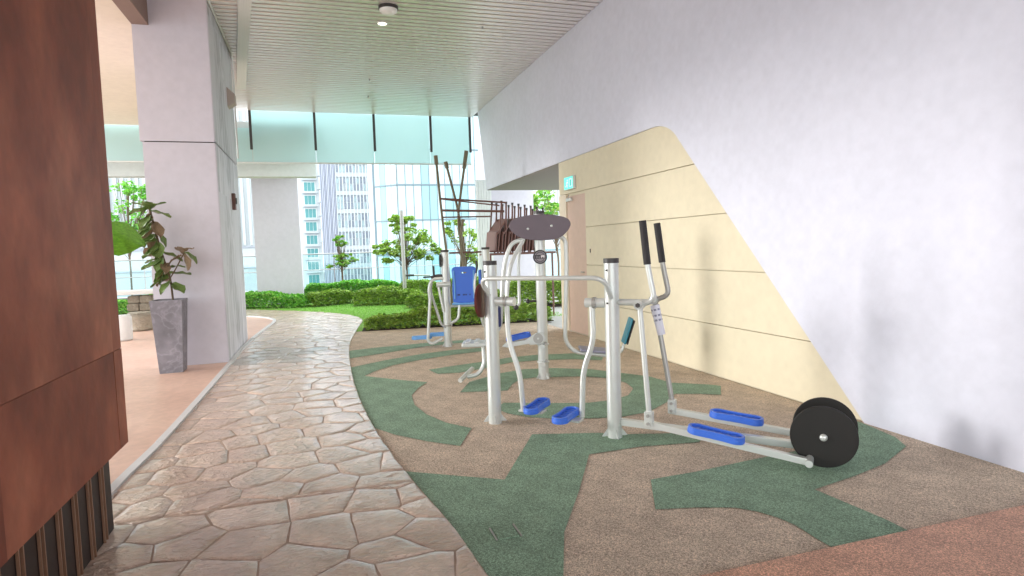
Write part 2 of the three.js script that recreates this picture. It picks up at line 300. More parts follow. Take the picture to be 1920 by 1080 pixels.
structure('planting_bed', box(-12, 9, -0.03, 0.0, -27.5, -19.7), M.soil);
const lawn = structure('lawn', slab([[-4.2, -19.6], ...pathRight.slice().reverse().filter(p => p[1] < -11.9), [0.55, -11.97], [4.3, -11.97], [4.7, -19.6]], -0.03, 0.006), M.lawn);
{
  const g = new THREE.BufferGeometry(); g.setAttribute('position', new THREE.Float32BufferAttribute([-0.004, 0, 0, 0.004, 0, 0, 0, 0.05, 0.012], 3)); g.computeVertexNormals();
  const N = 30000, im = new THREE.InstancedMesh(g, M.blade, N), m4 = new THREE.Matrix4(), q = new THREE.Quaternion(); let k = 0;
  const pr = pathRight.filter(p => p[1] < -13); 
  while (k < N) {
    const x = rr(-2.4, 5), z = rr(-19.2, -12.1);
    let bx = 0.9; if (z < -14) { for (let i = 1; i < pr.length; i++) if (pr[i][1] <= z && pr[i - 1][1] > z) bx = pr[i][0]; }
    if (x < bx + 0.02) continue;
    q.setFromEuler(new THREE.Euler(rr(-0.4, 0.4), rr(0, 6.3), rr(-0.4, 0.4))); const s = rr(0.5, 1.0); m4.compose(V(x, 0.004, z), q, V(s * 1.4, s, s)); im.setMatrixAt(k++, m4);
  }
  im.name = 'grass'; im.userData = { kind: 'stuff', label: 'short bright green grass of the lawn strip', category: 'grass' }; im.castShadow = im.receiveShadow = true; scene.add(im);
}

// ---------------------------------------------------------------- ceiling
const ceiling = structure('ceiling', box(-2.0, 6.4, 5.06, 5.35, -16.4, 7), M.slatBack);
{
  const prof = [[-0.054, 0.02], [-0.054, -0.022], [-0.047, -0.03], [0.047, -0.03], [0.054, -0.022], [0.054, 0.02]];
  const g = uvm(prism(prof, 6.08).rotateY(Math.PI / 2).translate(-1.99, 0, 0));
  for (let z = -16.3; z < -2; z += 0.15) { const m = part('ceiling_strip', g, M.slat, ceiling); m.position.set(0, 5.03, z); }
}
structure('terrace_ceiling', box(-6.6, -2.2, 4.6, 5.3, -16.4, 7), M.soffit);
structure('ceiling_beam', box(-2.2, -2.0, 4.59, 5.3, -16.4, 7), M.beam);
{ // translucent downstand at the end of the ceiling, its dark hangers in front
  const t = thing('glass_downstand', 'frosted glass downstand of wide panes hung from the far ceiling edge on dark brackets', 'glass screen');
  const X = [-6.6, -5.0, -3.4, -1.43, 0.06, 1.51, 2.97, 4.09];
  for (let i = 0; i < 7; i++) part('pane', box(X[i] + 0.008, X[i + 1] - 0.008, 3.80, i < 3 ? 4.62 : 5.04, -16.58, -16.56), M.frost, t);
  for (let i = 3; i < 8; i++) part('bracket', bar([X[i] - (i === 7 ? 0.06 : 0), 5.03, -16.36], [X[i] - (i === 7 ? 0.06 : 0), 4.07, -16.36], 0.06, 0.05), M.cap, t);
  part('bottom_rail', box(-6.6, 4.09, 3.765, 3.798, -16.60, -16.54), M.white, t);
}
structure('canopy_roof', box(-7, 0.04, 4.52, 4.8, -22.5, -16.7), M.white);
single('fascia_beam', box(-7, 0.04, 3.60, 4.51, -18.3, -17.9), M.white, 'white fascia beam over the far column beyond the frosted panes', 'beam');
{
  const t = thing('ceiling_trunking', 'long pale trunking box fixed under the strip ceiling beside the big column', 'trunking');
  part('box', bar([-0.15, 4.93, -4], [-1.33, 4.93, -13.72], 0.17, 0.14), M.white, t);
  part('end_cap', bar([-1.331, 4.93, -13.722], [-1.3335, 4.93, -13.745], 0.15, 0.12, 0), M.cap, t);
}
{
  const t = thing('ceiling_lamp', 'round white drum lamp with dark rim on the strip ceiling', 'lamp', [1.13, 5.0, -9.2]);
  part('rim', cyl(0.14, 0.14, 0.05, 32).translate(0, -0.02, 0), M.cap, t);
  part('diffuser', new THREE.SphereGeometry(0.13, 28, 12, 0, Math.PI * 2, Math.PI / 2, Math.PI / 2).scale(1, 0.5, 1).translate(0, -0.045, 0), M.diffuser, t);
  const d = thing('downlight', 'small lit downlight just beyond the round drum lamp', 'lamp', [1.11, 5.0, -9.86]);
  part('trim', new THREE.TorusGeometry(0.075, 0.012, 8, 28).rotateX(Math.PI / 2).translate(0, -0.008, 0), M.diffuser, d);
  part('light_lens', cyl(0.068, 0.068, 0.012, 28).translate(0, -0.006, 0), M.lampGlow, d);
  const l = new THREE.SpotLight(rgb(1, 0.93, 0.7), 3, 8, 0.9, 0.6); l.position.set(1.11, 4.97, -9.86); l.target.position.set(1.11, 0, -9.86); l.castShadow = true; l.shadow.radius = 3; scene.add(l, l.target);
  [[1.24, -14.46, 'sprinkler head nearest the far brackets on the ceiling'], [1.16, -13.05, 'sprinkler head midway along the strip ceiling'], [2.66, -9.7, 'sprinkler head near the white wall on the ceiling']].forEach(([x, z, s]) => {
    const k = thing('sprinkler', s, 'sprinkler', [x, 5.0, z], 0, 'ceiling sprinklers'); part('stem', cyl(0.014, 0.014, 0.05, 10).translate(0, -0.02, 0), M.steelDull, k); part('deflector', cyl(0.035, 0.03, 0.008, 16).translate(0, -0.048, 0), M.diffuser, k);
  });
}

// ---------------------------------------------------------------- right wall with its cut-away and the tan wall inside it
const edgeAt = y => 3.82 + 0.9685 * y;
{
  const w = thing('white_wall', 'tall lavender white wall with a large slanted cut-away', 'wall');
  const o = [[-6, -0.02], [3.82, -0.02], [3.82, 0]], c0 = [edgeAt(2.70), 2.70], c1 = [7.0, 2.95], cc = [6.62, 2.93];
  for (let k = 0; k <= 8; k++) { const t = k / 8; o.push([c0[0] * (1 - t) ** 2 + 2 * cc[0] * t * (1 - t) + c1[0] * t * t, c0[1] * (1 - t) ** 2 + 2 * cc[1] * t * (1 - t) + c1[1] * t * t]); }
  o.push([15.1, 2.95], [15.75, 5.06], [-6, 5.06]);
  part('wall_face', alongWall(prism(o, 2.2), 4.1), M.wall, w);
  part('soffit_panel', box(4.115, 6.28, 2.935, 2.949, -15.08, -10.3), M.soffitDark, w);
  const t = thing('tan_wall', 'tan panelled wall inside the slanted cut-away, around the door', 'wall');
  part('backing', alongWall(prism([[3.45, -0.02], [6.36, 2.99], [10.28, 2.99], [10.28, 2.36], [9.98, 2.36], [9.98, -0.02]], 0.12), 4.165), M.tan, t);
  const H = [0, 0.575, 1.172, 1.782, 2.375, 3.0], gap = 0.005;
  for (let i = 0; i < 5; i++) {
    const y0 = H[i] + (i ? gap : 0.003), y1 = H[i + 1] - gap, far = i === 4 ? 10.30 : 9.20;
    const near = y => edgeAt(y) - 0.05;
    part('panel', alongWall(prism([[near(y0), y0], [far, y0], [far, y1], [near(y1), y1]], 0.03), 4.13), M.tan, t);
  }
  part('jamb', alongWall(prism([[9.985, 0], [10.30, 0], [10.30, 2.37], [9.985, 2.37]], 0.05), 4.12), M.doorFrame, t);
  const d = thing('door', 'plain pinkish brown door at the far end of the tan wall', 'door', [4.15, 0, -9.6]);
  part('leaf', alongWall(prism([[-0.385, 0.01], [0.37, 0.01], [0.37, 2.33], [-0.385, 2.33]], 0.045, 0.002), -0.006).translate(0, 0, 0), M.door, d);
  const h = part('handle', tube([[-0.05, 1.05, 0.31], [-0.055, 1.05, 0.2]], 0.009, 0.02, 8), M.steelDull, d); h.position.x = 0.02;
  const cls = part('door_closer', rbox(0.05, 0.055, 0.2, 0.008), M.steel, d); cls.position.set(-0.035, 2.27, -0.22);
  part('closer_arm', bar([-0.05, 2.30, -0.25], [-0.11, 2.335, -0.05], 0.012, 0.02), M.steelDull, cls).position.set(0.035, -2.27, 0.22);
  const sw = thing('wall_switch', 'small wall switch on the tan wall beside the door', 'switch', [4.127, 1.40, -9.02]);
  part('plate', rbox(0.012, 0.12, 0.08, 0.003), M.doorFrame, sw); part('rocker', rbox(0.012, 0.06, 0.03, 0.003).translate(-0.006, 0, 0), M.dark, sw);
  const e = thing('exit_sign', 'lit cyan green exit sign on the tan wall above the door', 'sign', [4.10, 2.545, -9.74]);
  part('housing', rbox(0.05, 0.22, 0.40, 0.008), M.white, e);
  const cv = document.createElement('canvas'); cv.width = 256; cv.height = 128; const c = cv.getContext('2d');
  c.fillStyle = '#5fe6cf'; c.fillRect(0, 0, 256, 128); c.fillStyle = '#e8fffb';
  c.fillRect(150, 22, 76, 84); c.fillStyle = '#2bbfae'; c.fillRect(162, 30, 52, 70); c.fillStyle = '#e8fffb'; c.beginPath(); c.arc(96, 34, 11, 0, 7); c.fill();
  c.lineWidth = 11; c.strokeStyle = '#e8fffb'; c.lineCap = 'round'; c.beginPath(); c.moveTo(92, 50); c.lineTo(80, 76); c.lineTo(98, 92); c.lineTo(90, 112); c.moveTo(80, 76); c.lineTo(60, 96); c.lineTo(42, 98); c.moveTo(92, 52); c.lineTo(116, 66); c.moveTo(90, 52); c.lineTo(66, 62); c.stroke();
  const tx = new THREE.CanvasTexture(cv); tx.colorSpace = THREE.SRGBColorSpace;
  part('sign_face', new THREE.PlaneGeometry(0.38, 0.2).rotateY(-Math.PI / 2).translate(-0.0265, 0, 0), std({ map: tx, roughness: 0.4, emissive: rgb(1, 1, 1), emissiveMap: tx, emissiveIntensity: 0.22 }), e);
}

// ---------------------------------------------------------------- rust clad wall in the left foreground
{
  const w = thing('rust_wall', 'rust brown clad wall floating on thin fins in the foreground', 'wall');
  const Z = [-3.995, -3.85, -2.55, -1.0], Y = [0.455, 1.0, 3.0, 5.02];
  for (let i = 0; i < Z.length - 1; i++) for (let j = 0; j < 3; j++) {
    const g = box(-1.13, -1.1 - 0.0015 * ((i + j) % 2), Y[j] + 0.0016, Y[j + 1] - 0.0016, Z[i] + 0.0016, Z[i + 1] - 0.0016); const p = part('cladding_panel', g, M.rust, w);
    const uv = g.attributes.uv, ou = i * 0.37 + j * 0.71; for (let k = 0; k < uv.count; k++) uv.setXY(k, uv.getX(k) + ou, uv.getY(k) + ou * 1.7);
  }
  part('core', box(-1.36, -1.131, 0.47, 5.02, -3.99, -1.0), M.bronze, w);
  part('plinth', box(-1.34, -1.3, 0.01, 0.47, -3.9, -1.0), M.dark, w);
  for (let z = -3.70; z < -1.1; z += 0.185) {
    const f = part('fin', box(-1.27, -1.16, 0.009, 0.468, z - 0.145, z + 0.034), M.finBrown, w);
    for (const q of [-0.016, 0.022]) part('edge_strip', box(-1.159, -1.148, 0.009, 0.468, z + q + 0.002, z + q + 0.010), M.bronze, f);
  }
}

// ---------------------------------------------------------------- columns
{
  const c = thing('big_column', 'broad lavender grey column behind the tall planter', 'column');
  part('lower_shaft', box(-2.17, -1.292, 0.014, 3.06, -11.8, -9.42), M.column, c);
  part('upper_shaft', box(-2.20, -1.292, 3.075, 5.05, -11.8, -9.42), M.column, c);
  part('groove', box(-2.15, -1.31, 3.055, 3.08, -11.78, -9.44), M.dark, c);
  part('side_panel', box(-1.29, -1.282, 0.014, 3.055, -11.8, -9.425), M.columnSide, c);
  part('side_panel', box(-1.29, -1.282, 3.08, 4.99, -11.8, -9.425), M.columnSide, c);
  const s = thing('wall_speaker', 'small beige wedge speaker high on the big column', 'speaker', [-1.282, 4.05, -11.1]);
  part('housing', prism([[0, 0.16], [0.10, 0.06], [0.10, -0.08], [0, -0.14]], 0.2, 0.008).translate(0.004, 0, -0.1), std({ color: rgb(0.5, 0.42, 0.37), roughness: 0.6 }), s);
  const b = thing('call_point', 'small dark brown call point box on the big column', 'alarm', [-1.28, 2.37, -10.85]);
  part('box', rbox(0.05, 0.26, 0.12, 0.006).translate(0.024, 0, 0), M.brown, b); part('button', rbox(0.02, 0.1, 0.05, 0.004).translate(0.055, 0.01, 0), M.cap, b);
  single('conduit', tube([[-1.262, 4.985, -6.0], [-1.262, 4.985, -11.83], [-1.262, 3.2, -11.83]], 0.016, 0.05, 8), M.diffuser, 'thin white conduit along the top corner of the big column', 'conduit');
  const f = thing('far_column', 'plain lavender column standing in the garden beyond the path', 'column');
  part('shaft', box(-1.82, -0.52, 0, 5.0, -21.3, -20), M.column, f);
  const l = thing('spotlight', 'small round security light at the top of the far column', 'lamp', [-0.66, 4.0, -19.98]);
  part('arm', tube([[0, 0, -0.02], [0, -0.02, 0.08]], 0.015, 0.02, 8), M.steelDull, l); part('head', new THREE.SphereGeometry(0.09, 18, 12).translate(0, -0.03, 0.12), M.diffuser, l);
  const p = thing('passage_column', 'pale lavender column beyond the passage behind the stacked chairs', 'column');
  part('shaft', box(4.72, 6.0, 0, 5, -18.2, -17), M.column, p);
  const r = thing('ribbed_wall', 'narrow white wall with vertical grooves beside the passage column', 'wall');
  for (let i = 0; i < 6; i++) part('board', box(4.28 + i * 0.075, 4.28 + i * 0.075 + 0.066, 0, 3.4, -16.95, -16.9), M.white, r);
}

// ---------------------------------------------------------------- foliage
function leafCloud(n, sample, size, tones, curl = 0.25) {
  const pos = [], col = [], nor = [], idx = []; const q = new THREE.Quaternion(), v = V();
  for (let i = 0; i < n; i++) {
    const [x, y, z] = sample(), s = size * rr(0.65, 1.35); q.setFromEuler(new THREE.Euler(rr(-1.1, 0.5), rr(0, 6.28), rr(-0.7, 0.7)));
    const t = tones[Math.floor(rnd() * tones.length)], k = rr(0.8, 1.2), b = pos.length / 3;
    for (const [a, c, d] of [[0, 0, -0.5], [0.28, curl * 0.3, 0], [0, -curl * 0.2, 0.5], [-0.28, curl * 0.3, 0]]) { v.set(a * s, c * s, d * s).applyQuaternion(q); pos.push(x + v.x, y + v.y, z + v.z); col.push(t[0] * k, t[1] * k, t[2] * k); }
    idx.push(b, b + 1, b + 2, b, b + 2, b + 3);
  }
  const g = new THREE.BufferGeometry(); g.setAttribute('position', new THREE.Float32BufferAttribute(pos, 3)); g.setAttribute('color', new THREE.Float32BufferAttribute(col, 3)); g.setIndex(idx); g.computeVertexNormals(); void nor; return g;
}
const GREENS = [[0.27, 0.46, 0.04], [0.36, 0.55, 0.06], [0.16, 0.30, 0.03], [0.42, 0.58, 0.12], [0.24, 0.36, 0.05]];
const BRIGHT = [[0.16, 0.55, 0.04], [0.26, 0.62, 0.06], [0.10, 0.36, 0.03], [0.34, 0.62, 0.12]];
function hedge(label, [x0, z0], [x1, z1], w, h, tones = GREENS, dens = 1, size = 0.085) {
  const L = Math.hypot(x1 - x0, z1 - z0), t = thing('hedge', label, 'hedge', [(x0 + x1) / 2, 0, (z0 + z1) / 2], -Math.atan2(z1 - z0, x1 - x0), 'low clipped garden hedges');
  const bump = fbm(4, 3, Math.floor(rnd() * 900));
  const top = (x, z) => h * (0.62 + 0.76 * (bump(x / 2.2 + 5, z / 2.2 + 5))) * (1 - 0.25 * Math.pow(Math.abs(2 * z / w), 3)) * (1 - 0.35 * Math.pow(Math.abs(2 * x / L), 14));
  part('foliage', leafCloud(Math.round(L * (w + h) * 2200 * dens), () => {
    const x = rr(-L / 2, L / 2), f = rnd(); let z = rr(-w / 2, w / 2), y = top(x, z);
    if (f < 0.22) y *= rnd(); else if (f < 0.6) y -= Math.abs(rr(-0.07, 0.07)); else { z = (rnd() < 0.7 ? 1 : -1) * w / 2 * (1 - Math.abs(rr(-0.2, 0.2))) + 0.05 * (bump(x / 1.5 + 9, y) - 0.5); y *= Math.sqrt(rr(0.01, 1)); }
    return [x, Math.max(0.02, y), z];
  }, size, tones), M.leaf, t).userData.kind = 'stuff';
  part('soil', box(-L / 2 - 0.04, L / 2 + 0.04, 0.0, 0.012, -w / 2 - 0.03, w / 2 + 0.03), M.soil, t);
  return t;
}
hedge('low hedge along the far edge of the rubber mat', [0.78, -12.2], [4.4, -11.75], 0.5, 0.33, GREENS, 1.2, 0.075);
hedge('bright hedge in front of the far garden column', [-3.4, -19.6], [-0.35, -18.25], 0.6, 0.40, BRIGHT);
hedge('hedge running on from the far column towards the lawn', [-0.3, -18.2], [1.0, -19.0], 0.6, 0.42);
hedge('rounded hedge clump between the lawn and the lamp post', [0.95, -17.9], [2.7, -17.4], 0.8, 0.42);
hedge('hedge clump behind the back exercise post', [2.2, -16.4], [4.6, -15.6], 0.8, 0.34);
hedge('tall bright hedge in front of the glass railing', [-0.5, -21.3], [2.6, -21.3], 0.7, 0.55, BRIGHT);
hedge('hedge behind the lamp post below the middle tree', [2.5, -20.4], [6.0, -19.2], 0.7, 0.46);
hedge('hedge seen past the central exercise post near the door', [4.6, -15.2], [7.6, -14.0], 0.8, 0.62);
hedge('left hedge glimpsed behind the stone benches', [-6.4, -19.0], [-3.2, -17.9], 0.8, 0.5, BRIGHT);

function tree(label, [x, z], crown, trunkTop, n, size, tones, group = 'garden trees', twigs = 0) {
  const t = thing('tree', label, 'tree', [x, 0, z], 0, group);
  const list = [tube([[0, 0, 0], [0.02, trunkTop * 0.5, 0.01], [crown[0][0] * 0.5, trunkTop, 0]], 0.035, 0.2, 7)];
  const clumps = [];
  for (const [cx, cy, cz, rx, ry] of crown) for (let k = 0; k < 16; k++) { const a = rr(0, 6.28), e = rr(-0.9, 1), q = Math.cbrt(rr(0.25, 1)); clumps.push([cx + Math.cos(a) * Math.sqrt(1 - e * e) * rx * q, cy + e * ry * q, cz + Math.sin(a) * Math.sqrt(1 - e * e) * rx * q, Math.min(rx, ry) * rr(0.2, 0.42)]); }
  clumps.forEach(c => list.push(tube([[crown[0][0] * 0.3, trunkTop * rr(0.6, 1), 0], [c[0] * 0.6, (c[1] + trunkTop) / 2, c[2] * 0.6], [c[0], c[1], c[2]]], 0.009, 0.1, 5)));
  for (let k = 0; k < twigs; k++) { const a = rr(-1, 1); list.push(tube([[0, trunkTop, 0], [a * 0.25, crown[0][1] + crown[0][4] * rr(0.7, 1.25), rr(-0.2, 0.2)]], 0.012, 0, 5)); }
  part('trunk', merge(list), M.bark, t);
  part('crown', leafCloud(n, () => { const c = clumps[Math.floor(rnd() * clumps.length)]; const u = V(rr(-1, 1), rr(-1, 1), rr(-1, 1)); u.normalize().multiplyScalar(c[3] * Math.cbrt(rr(0.1, 1))); return [c[0] + u.x, c[1] + u.y * 0.6, c[2] + u.z]; }, size, tones), M.leaf, t).userData.kind = 'stuff';
  return t;
}
tree('small slender tree between the far column and the middle tree', [0.85, -26], [[0.0, 1.95, 0, 0.30, 0.28], [-0.15, 1.1, 0, 0.42, 0.3], [0.25, 1.25, 0, 0.4, 0.22]], 1.1, 1500, 0.11, BRIGHT.concat(GREENS), 'garden trees', 2);
tree('broad round leafy tree behind the lamp post', [3.2, -24], [[0.0, 1.75, 0, 1.0, 0.7], [-0.6, 1.45, 0, 0.65, 0.5], [0.7, 1.55, 0, 0.65, 0.55], [-0.1, 2.5, 0, 0.5, 0.4]], 1.2, 3800, 0.13, GREENS, 'garden trees', 6);
tree('sparse tree seen behind the tall brown poles', [5.2, -22.5], [[0, 1.7, 0, 0.75, 0.6], [0.5, 1.2, 0, 0.5, 0.45], [-0.4, 2.3, 0, 0.4, 0.35]], 1.2, 1300, 0.12, GREENS, 'garden trees', 5);
tree('dense tree seen through the passage past the door', [7.9, -20], [[-0.2, 3.1, 0, 0.9, 0.8], [0.3, 2.5, 0, 0.9, 0.6]], 2.0, 3400, 0.15, BRIGHT.concat(GREENS), 'garden trees', 0);
tree('pale feathery tree left of the big column', [-7.2, -28], [[0, 3.6, 0, 1.0, 0.9], [-0.4, 2.8, 0, 0.9, 0.7], [0.6, 4.1, 0, 0.7, 0.4]], 2.4, 1500, 0.16, BRIGHT, 'garden trees', 3);

// ---------------------------------------------------------------- garden edge: lamp post and glass railing
{
  const t = thing('lamp_post', 'plain grey post standing in front of the middle tree', 'post', [2.45, 0, -19]);
  part('pole', cyl(0.055, 0.06, 2.72, 16).translate(0, 1.36, 0), M.steelDull, t);
  part('arm', tube([[0, 0.74, 0], [0.78, 0.72, 0.1]], 0.022, 0.02, 8), M.steelDull, t); part('arm_sleeve', tube([[0.04, 0.739, 0.005], [0.3, 0.734, 0.04]], 0.035, 0.02, 8), M.cap, t);
  const r = thing('glass_railing', 'tall clear glass railing along the garden edge', 'railing', [0, 0, -27.6]);
  for (let i = 0; i < 14; i++) {
    const x = -12 + i * 1.8; part('glass_pane', box(x + 0.02, x + 1.78, 0.05, 1.44, -0.008, 0.008), M.glass, r);
    part('baluster', box(x - 0.012, x + 0.012, 0, 1.44, 0.012, 0.05), M.steelDull, r);
  }
  part('top_rail', tube([[-12, 1.47, 0], [13.2, 1.47, 0]], 0.028, 0, 10), M.steelDull, r);
  part('middle_rail', tube([[-12, 0.80, 0.04], [13.2, 0.80, 0.04]], 0.018, 0, 8), M.steelDull, r);
}

// ---------------------------------------------------------------- buildings beyond the garden
{
  const b = thing('apartment_block', 'white apartment block with a stack of teal windows', 'building', [0, 0, -140]);
  part('wall', box(-16, 0.82, -26, 34, -12, 0), M.facade, b);
  for (let i = 0; i < 13; i++) for (const xc of [-1.25, -5.4, -9.6]) {
    const y = 18.6 - i * 2.83; if (y < -12) continue; const f = part('window', box(xc - 1.25, xc + 1.25, y - 1.05, y + 1.05, 0.02, 0.12), M.white, b);
    for (let k = 0; k < 3; k++) part('pane', box(xc - 1.1 + k * 0.75, xc - 0.42 + k * 0.75, y - 0.92, y + 0.92, 0.13, 0.17), M.paneTeal, f);
    if (xc > -2) { part('window_ledge', box(xc - 1.5, xc + 1.5, y - 1.4, y - 1.2, 0.02, 0.9), M.facade, b); part('balcony', box(0.35, 1.5, y - 0.6, y - 0.25, -1, 0.7), M.facade, b); }
  }
  const t = thing('ribbed_tower', 'pale tower with vertical ribs and rows of narrow windows', 'building', [0, 0, -138]);
  part('wall', box(0.95, 13.2, -26, 40, -14, 0), M.facade, t);
  for (let i = 0; i < 10; i++) part('rib', box(1.0 + i * 0.31, 1.18 + i * 0.31, -26, 40, 0.02, 0.6), i % 3 ? M.fin : M.finDark, t);
  for (let i = 0; i < 11; i++) part('mullion', box(4.1 + i * 0.7, 4.3 + i * 0.7, -26, 40, 0.02, 0.5), M.facade, t);
  for (let j = 0; j < 9; j++) { const y = 22 - j * 3.9; part('floor_band', box(4.1, 11.3, y - 0.45, y + 0.45, 0.02, 0.3), M.facade, t); for (let i = 0; i < 10; i++) for (const h of [0, 1]) if (rnd() < 0.82) part('window_pane', box(4.34 + i * 0.7, 4.76 + i * 0.7, y + 0.55 + h * 1.5, y + 1.85 + h * 1.35, 0.02, 0.1), rnd() < 0.6 ? M.paneGrey : M.panePale, t); }
  const g = thing('glass_block', 'pale glass office block with dark floor lines', 'building', [0, 0, -90]);
  const out = [[8.2, -3], [11.1, 0], [40, 0], [40, -14], [8.2, -14]];
  part('core', slab(out.map(p => [p[0], p[1] - 0.25]), -26, 30), M.facade, g);
  const rows = [[-9.5, -4.4], [-4.25, 0.75], [0.9, 5.75], [5.95, 10.8], [11.05, 15.9], [16.1, 21]];
  for (const [y0, y1] of rows) {
    for (let i = 0; i < 14; i++) { const x = 11.2 + i * 1.15; part('window_pane', box(x + 0.04, x + 1.11, y0, y1, -0.1, -0.03), rnd() < 0.2 ? M.paneCyan : M.panePale, g); }
    for (let i = 0; i < 4; i++) { const p = part('window_pane', box(0.04, 0.98, y0, y1, -0.1, -0.03), i === 1 ? M.paneCyan : M.panePale, g); p.position.set(8.25 + i * 0.71, 0, -2.95 + i * 0.71); p.rotation.y = -Math.PI / 4; }
    part('floor_line', slab([[8.15, -2.98], [11.08, 0.06], [40, 0.06], [40, -0.2], [11, -0.2], [8.15, -3.2]], y1 + 0.02, y1 + 0.22), M.mullion, g);
  }
  for (let i = 0; i < 14; i++) part('mullion', box(11.19 + i * 1.15, 11.25 + i * 1.15, -9.5, 21, -0.03, 0.03), M.mullion, g);
  part('corner_post', box(8.0, 8.3, -26, 21, -3.4, -3.0), M.mullion, g);
  const s = thing('screen_building', 'white building with fine vertical ribs seen left of the big column', 'building', [0, 0, -33]);
  part('wall', box(-18, -2.6, -1, 9, -6, 0), M.facade, s);
  for (let i = 0; i < 50; i++) part('rib', box(-17.9 + i * 0.3, -17.78 + i * 0.3, 2.0, 8.9, 0.01, 0.12), M.facade, s);
  for (const y of [0.9, 1.9]) part('groove_band', box(-18, -2.6, y, y + 0.05, 0.01, 0.05), M.fin, s);
}

// ---------------------------------------------------------------- planter and plants
function figLeaf(len, wid, droop) {
  const pos = [], idx = [], uv = [], nu = 6, nv = 4;
  for (let i = 0; i <= nu; i++) for (let j = 0; j <= nv; j++) {
    const t = i / nu, s = j / nv * 2 - 1, w = wid * 0.5 * Math.pow(Math.sin(Math.PI * Math.pow(t, 1.25) * 0.96 + 0.06), 0.8);
    pos.push(s * w, -droop * len * t * t + 0.14 * wid * s * s + 0.012 * Math.sin(t * 14 + s * 5) * (1 - t * 0.3), t * len); uv.push(s * 0.5 + 0.5, t);
  }
  for (let i = 0; i < nu; i++) for (let j = 0; j < nv; j++) { const a = i * (nv + 1) + j, b = a + nv + 1; idx.push(a, b, a + 1, b, b + 1, a + 1); }
  const g = new THREE.BufferGeometry(); g.setAttribute('position', new THREE.Float32BufferAttribute(pos, 3)); g.setAttribute('uv', new THREE.Float32BufferAttribute(uv, 2)); g.setIndex(idx); g.computeVertexNormals(); return g;
}
const FL = [figLeaf(0.25, 0.16, 0.3), figLeaf(0.2, 0.13, 0.5), figLeaf(0.28, 0.18, 0.15)];
function addLeaf(parent, p, yaw, pitch, roll, g, m) { const l = part('leaf', g, m, parent); l.position.set(...p); l.rotation.set(pitch, yaw, roll, 'YXZ'); return l; }
{
  const o = [-1.905, 0.014, -9.03];
  const t = thing('planter', 'tall tapered marbled grey planter beside the big column', 'planter', o);
  const g = new THREE.CylinderGeometry(0.262, 0.192, 0.92, 4, 1).rotateY(Math.PI / 4).toNonIndexed(); g.computeVertexNormals(); part('body', uvm(g.translate(0, 0.46, 0)), M.planter, t);
  const rim = new THREE.Shape(); rim.moveTo(-0.187, -0.187); rim.lineTo(0.187, -0.187); rim.lineTo(0.187, 0.187); rim.lineTo(-0.187, 0.187); rim.closePath();
  const hole = new THREE.Path(); hole.moveTo(-0.165, -0.165); hole.lineTo(-0.165, 0.165); hole.lineTo(0.165, 0.165); hole.lineTo(0.165, -0.165); hole.closePath(); rim.holes.push(hole);
  part('rim', uvm(new THREE.ExtrudeGeometry(rim, { depth: 0.03, bevelEnabled: false }).rotateX(-Math.PI / 2).translate(0, 0.919, 0)), M.planter, t);
  part('soil', box(-0.164, 0.164, 0.921, 0.93, -0.164, 0.164), M.soil, t);
  const p = thing('fig_plant', 'leggy fig plant with large leaves growing in the tall planter', 'plant', [o[0], 0.945, o[2]]);
  const stem = [[0.05, -0.01, 0], [0.04, 0.28, 0.01], [-0.03, 0.58, 0.02], [-0.09, 0.85, 0.0], [-0.15, 1.22, 0.0]];
  part('stem', tube(stem, 0.013, 0.1, 8), M.bark, p);
  part('branch', tube([[0.04, 0.30, 0.01], [0.12, 0.42, 0.05], [0.23, 0.62, 0.06]], 0.008, 0.06, 8), M.bark, p);
  const at = h => { for (let i = 1; i < stem.length; i++) if (h <= stem[i][1]) { const f = (h - stem[i - 1][1]) / (stem[i][1] - stem[i - 1][1]); return stem[i].map((v, k) => stem[i - 1][k] + (v - stem[i - 1][k]) * f); } return stem[4]; };
  for (let i = 0; i < 38; i++) { const h = 0.22 + i * 0.027, q = at(h); addLeaf(p, q, -1.5 + (i % 2 ? 1 : -1) * rr(0.1, 1.1) + (i % 5 === 0 ? 2.6 : 0), rr(-0.15, 0.75), rr(-0.3, 0.3), FL[i % 3], i % 4 === 2 ? M.figDry : M.fig); }
  for (let i = 0; i < 4; i++) addLeaf(p, [-0.15, 1.18, 0], i * 1.6, -0.9, 0, FL[1], M.fig);
  [[0.23, 0.62, 0.06, 1.2, 0.3], [0.2, 0.58, 0.06, -1.4, 0.2], [0.22, 0.6, 0.06, 2.4, 0.9], [0.24, 0.63, 0.06, 0.6, -0.6], [0.21, 0.6, 0.06, -2.6, -0.9], [0.02, 0.42, 0.01, 1.3, -0.5]].forEach(a => addLeaf(p, a.slice(0, 3), a[3], a[4], 0, FL[1], rnd() < 0.6 ? M.figDry : M.fig));
  // second plant, mostly hidden by the rust wall
  const q = thing('potted_plant', 'plant hidden behind the rust wall showing one big bright leaf', 'plant', [-1.62, 0.014, -4.55]);
  part('pot', cyl(0.17, 0.13, 0.36, 28).translate(0, 0.18, 0), M.planter, q); part('soil', cyl(0.15, 0.15, 0.01, 24).translate(0, 0.362, 0), M.soil, q);
  part('stem', tube([[0, 0.36, 0], [0.05, 1.0, 0], [0.19, 1.75, 0.02]], 0.012, 0.2, 8), M.bark, q);
  const G = figLeaf(0.36, 0.24, 0.12); addLeaf(q, [0.19, 1.655, 0.03], 1.62, 0.18, 1.15, G, M.figBright);
  for (let i = 0; i < 6; i++) addLeaf(q, [0.04 + i * 0.008, 0.95 + i * 0.14, 0], -1.4 + rr(-0.7, 0.7), rr(0, 0.6), 0, G, M.fig);
}
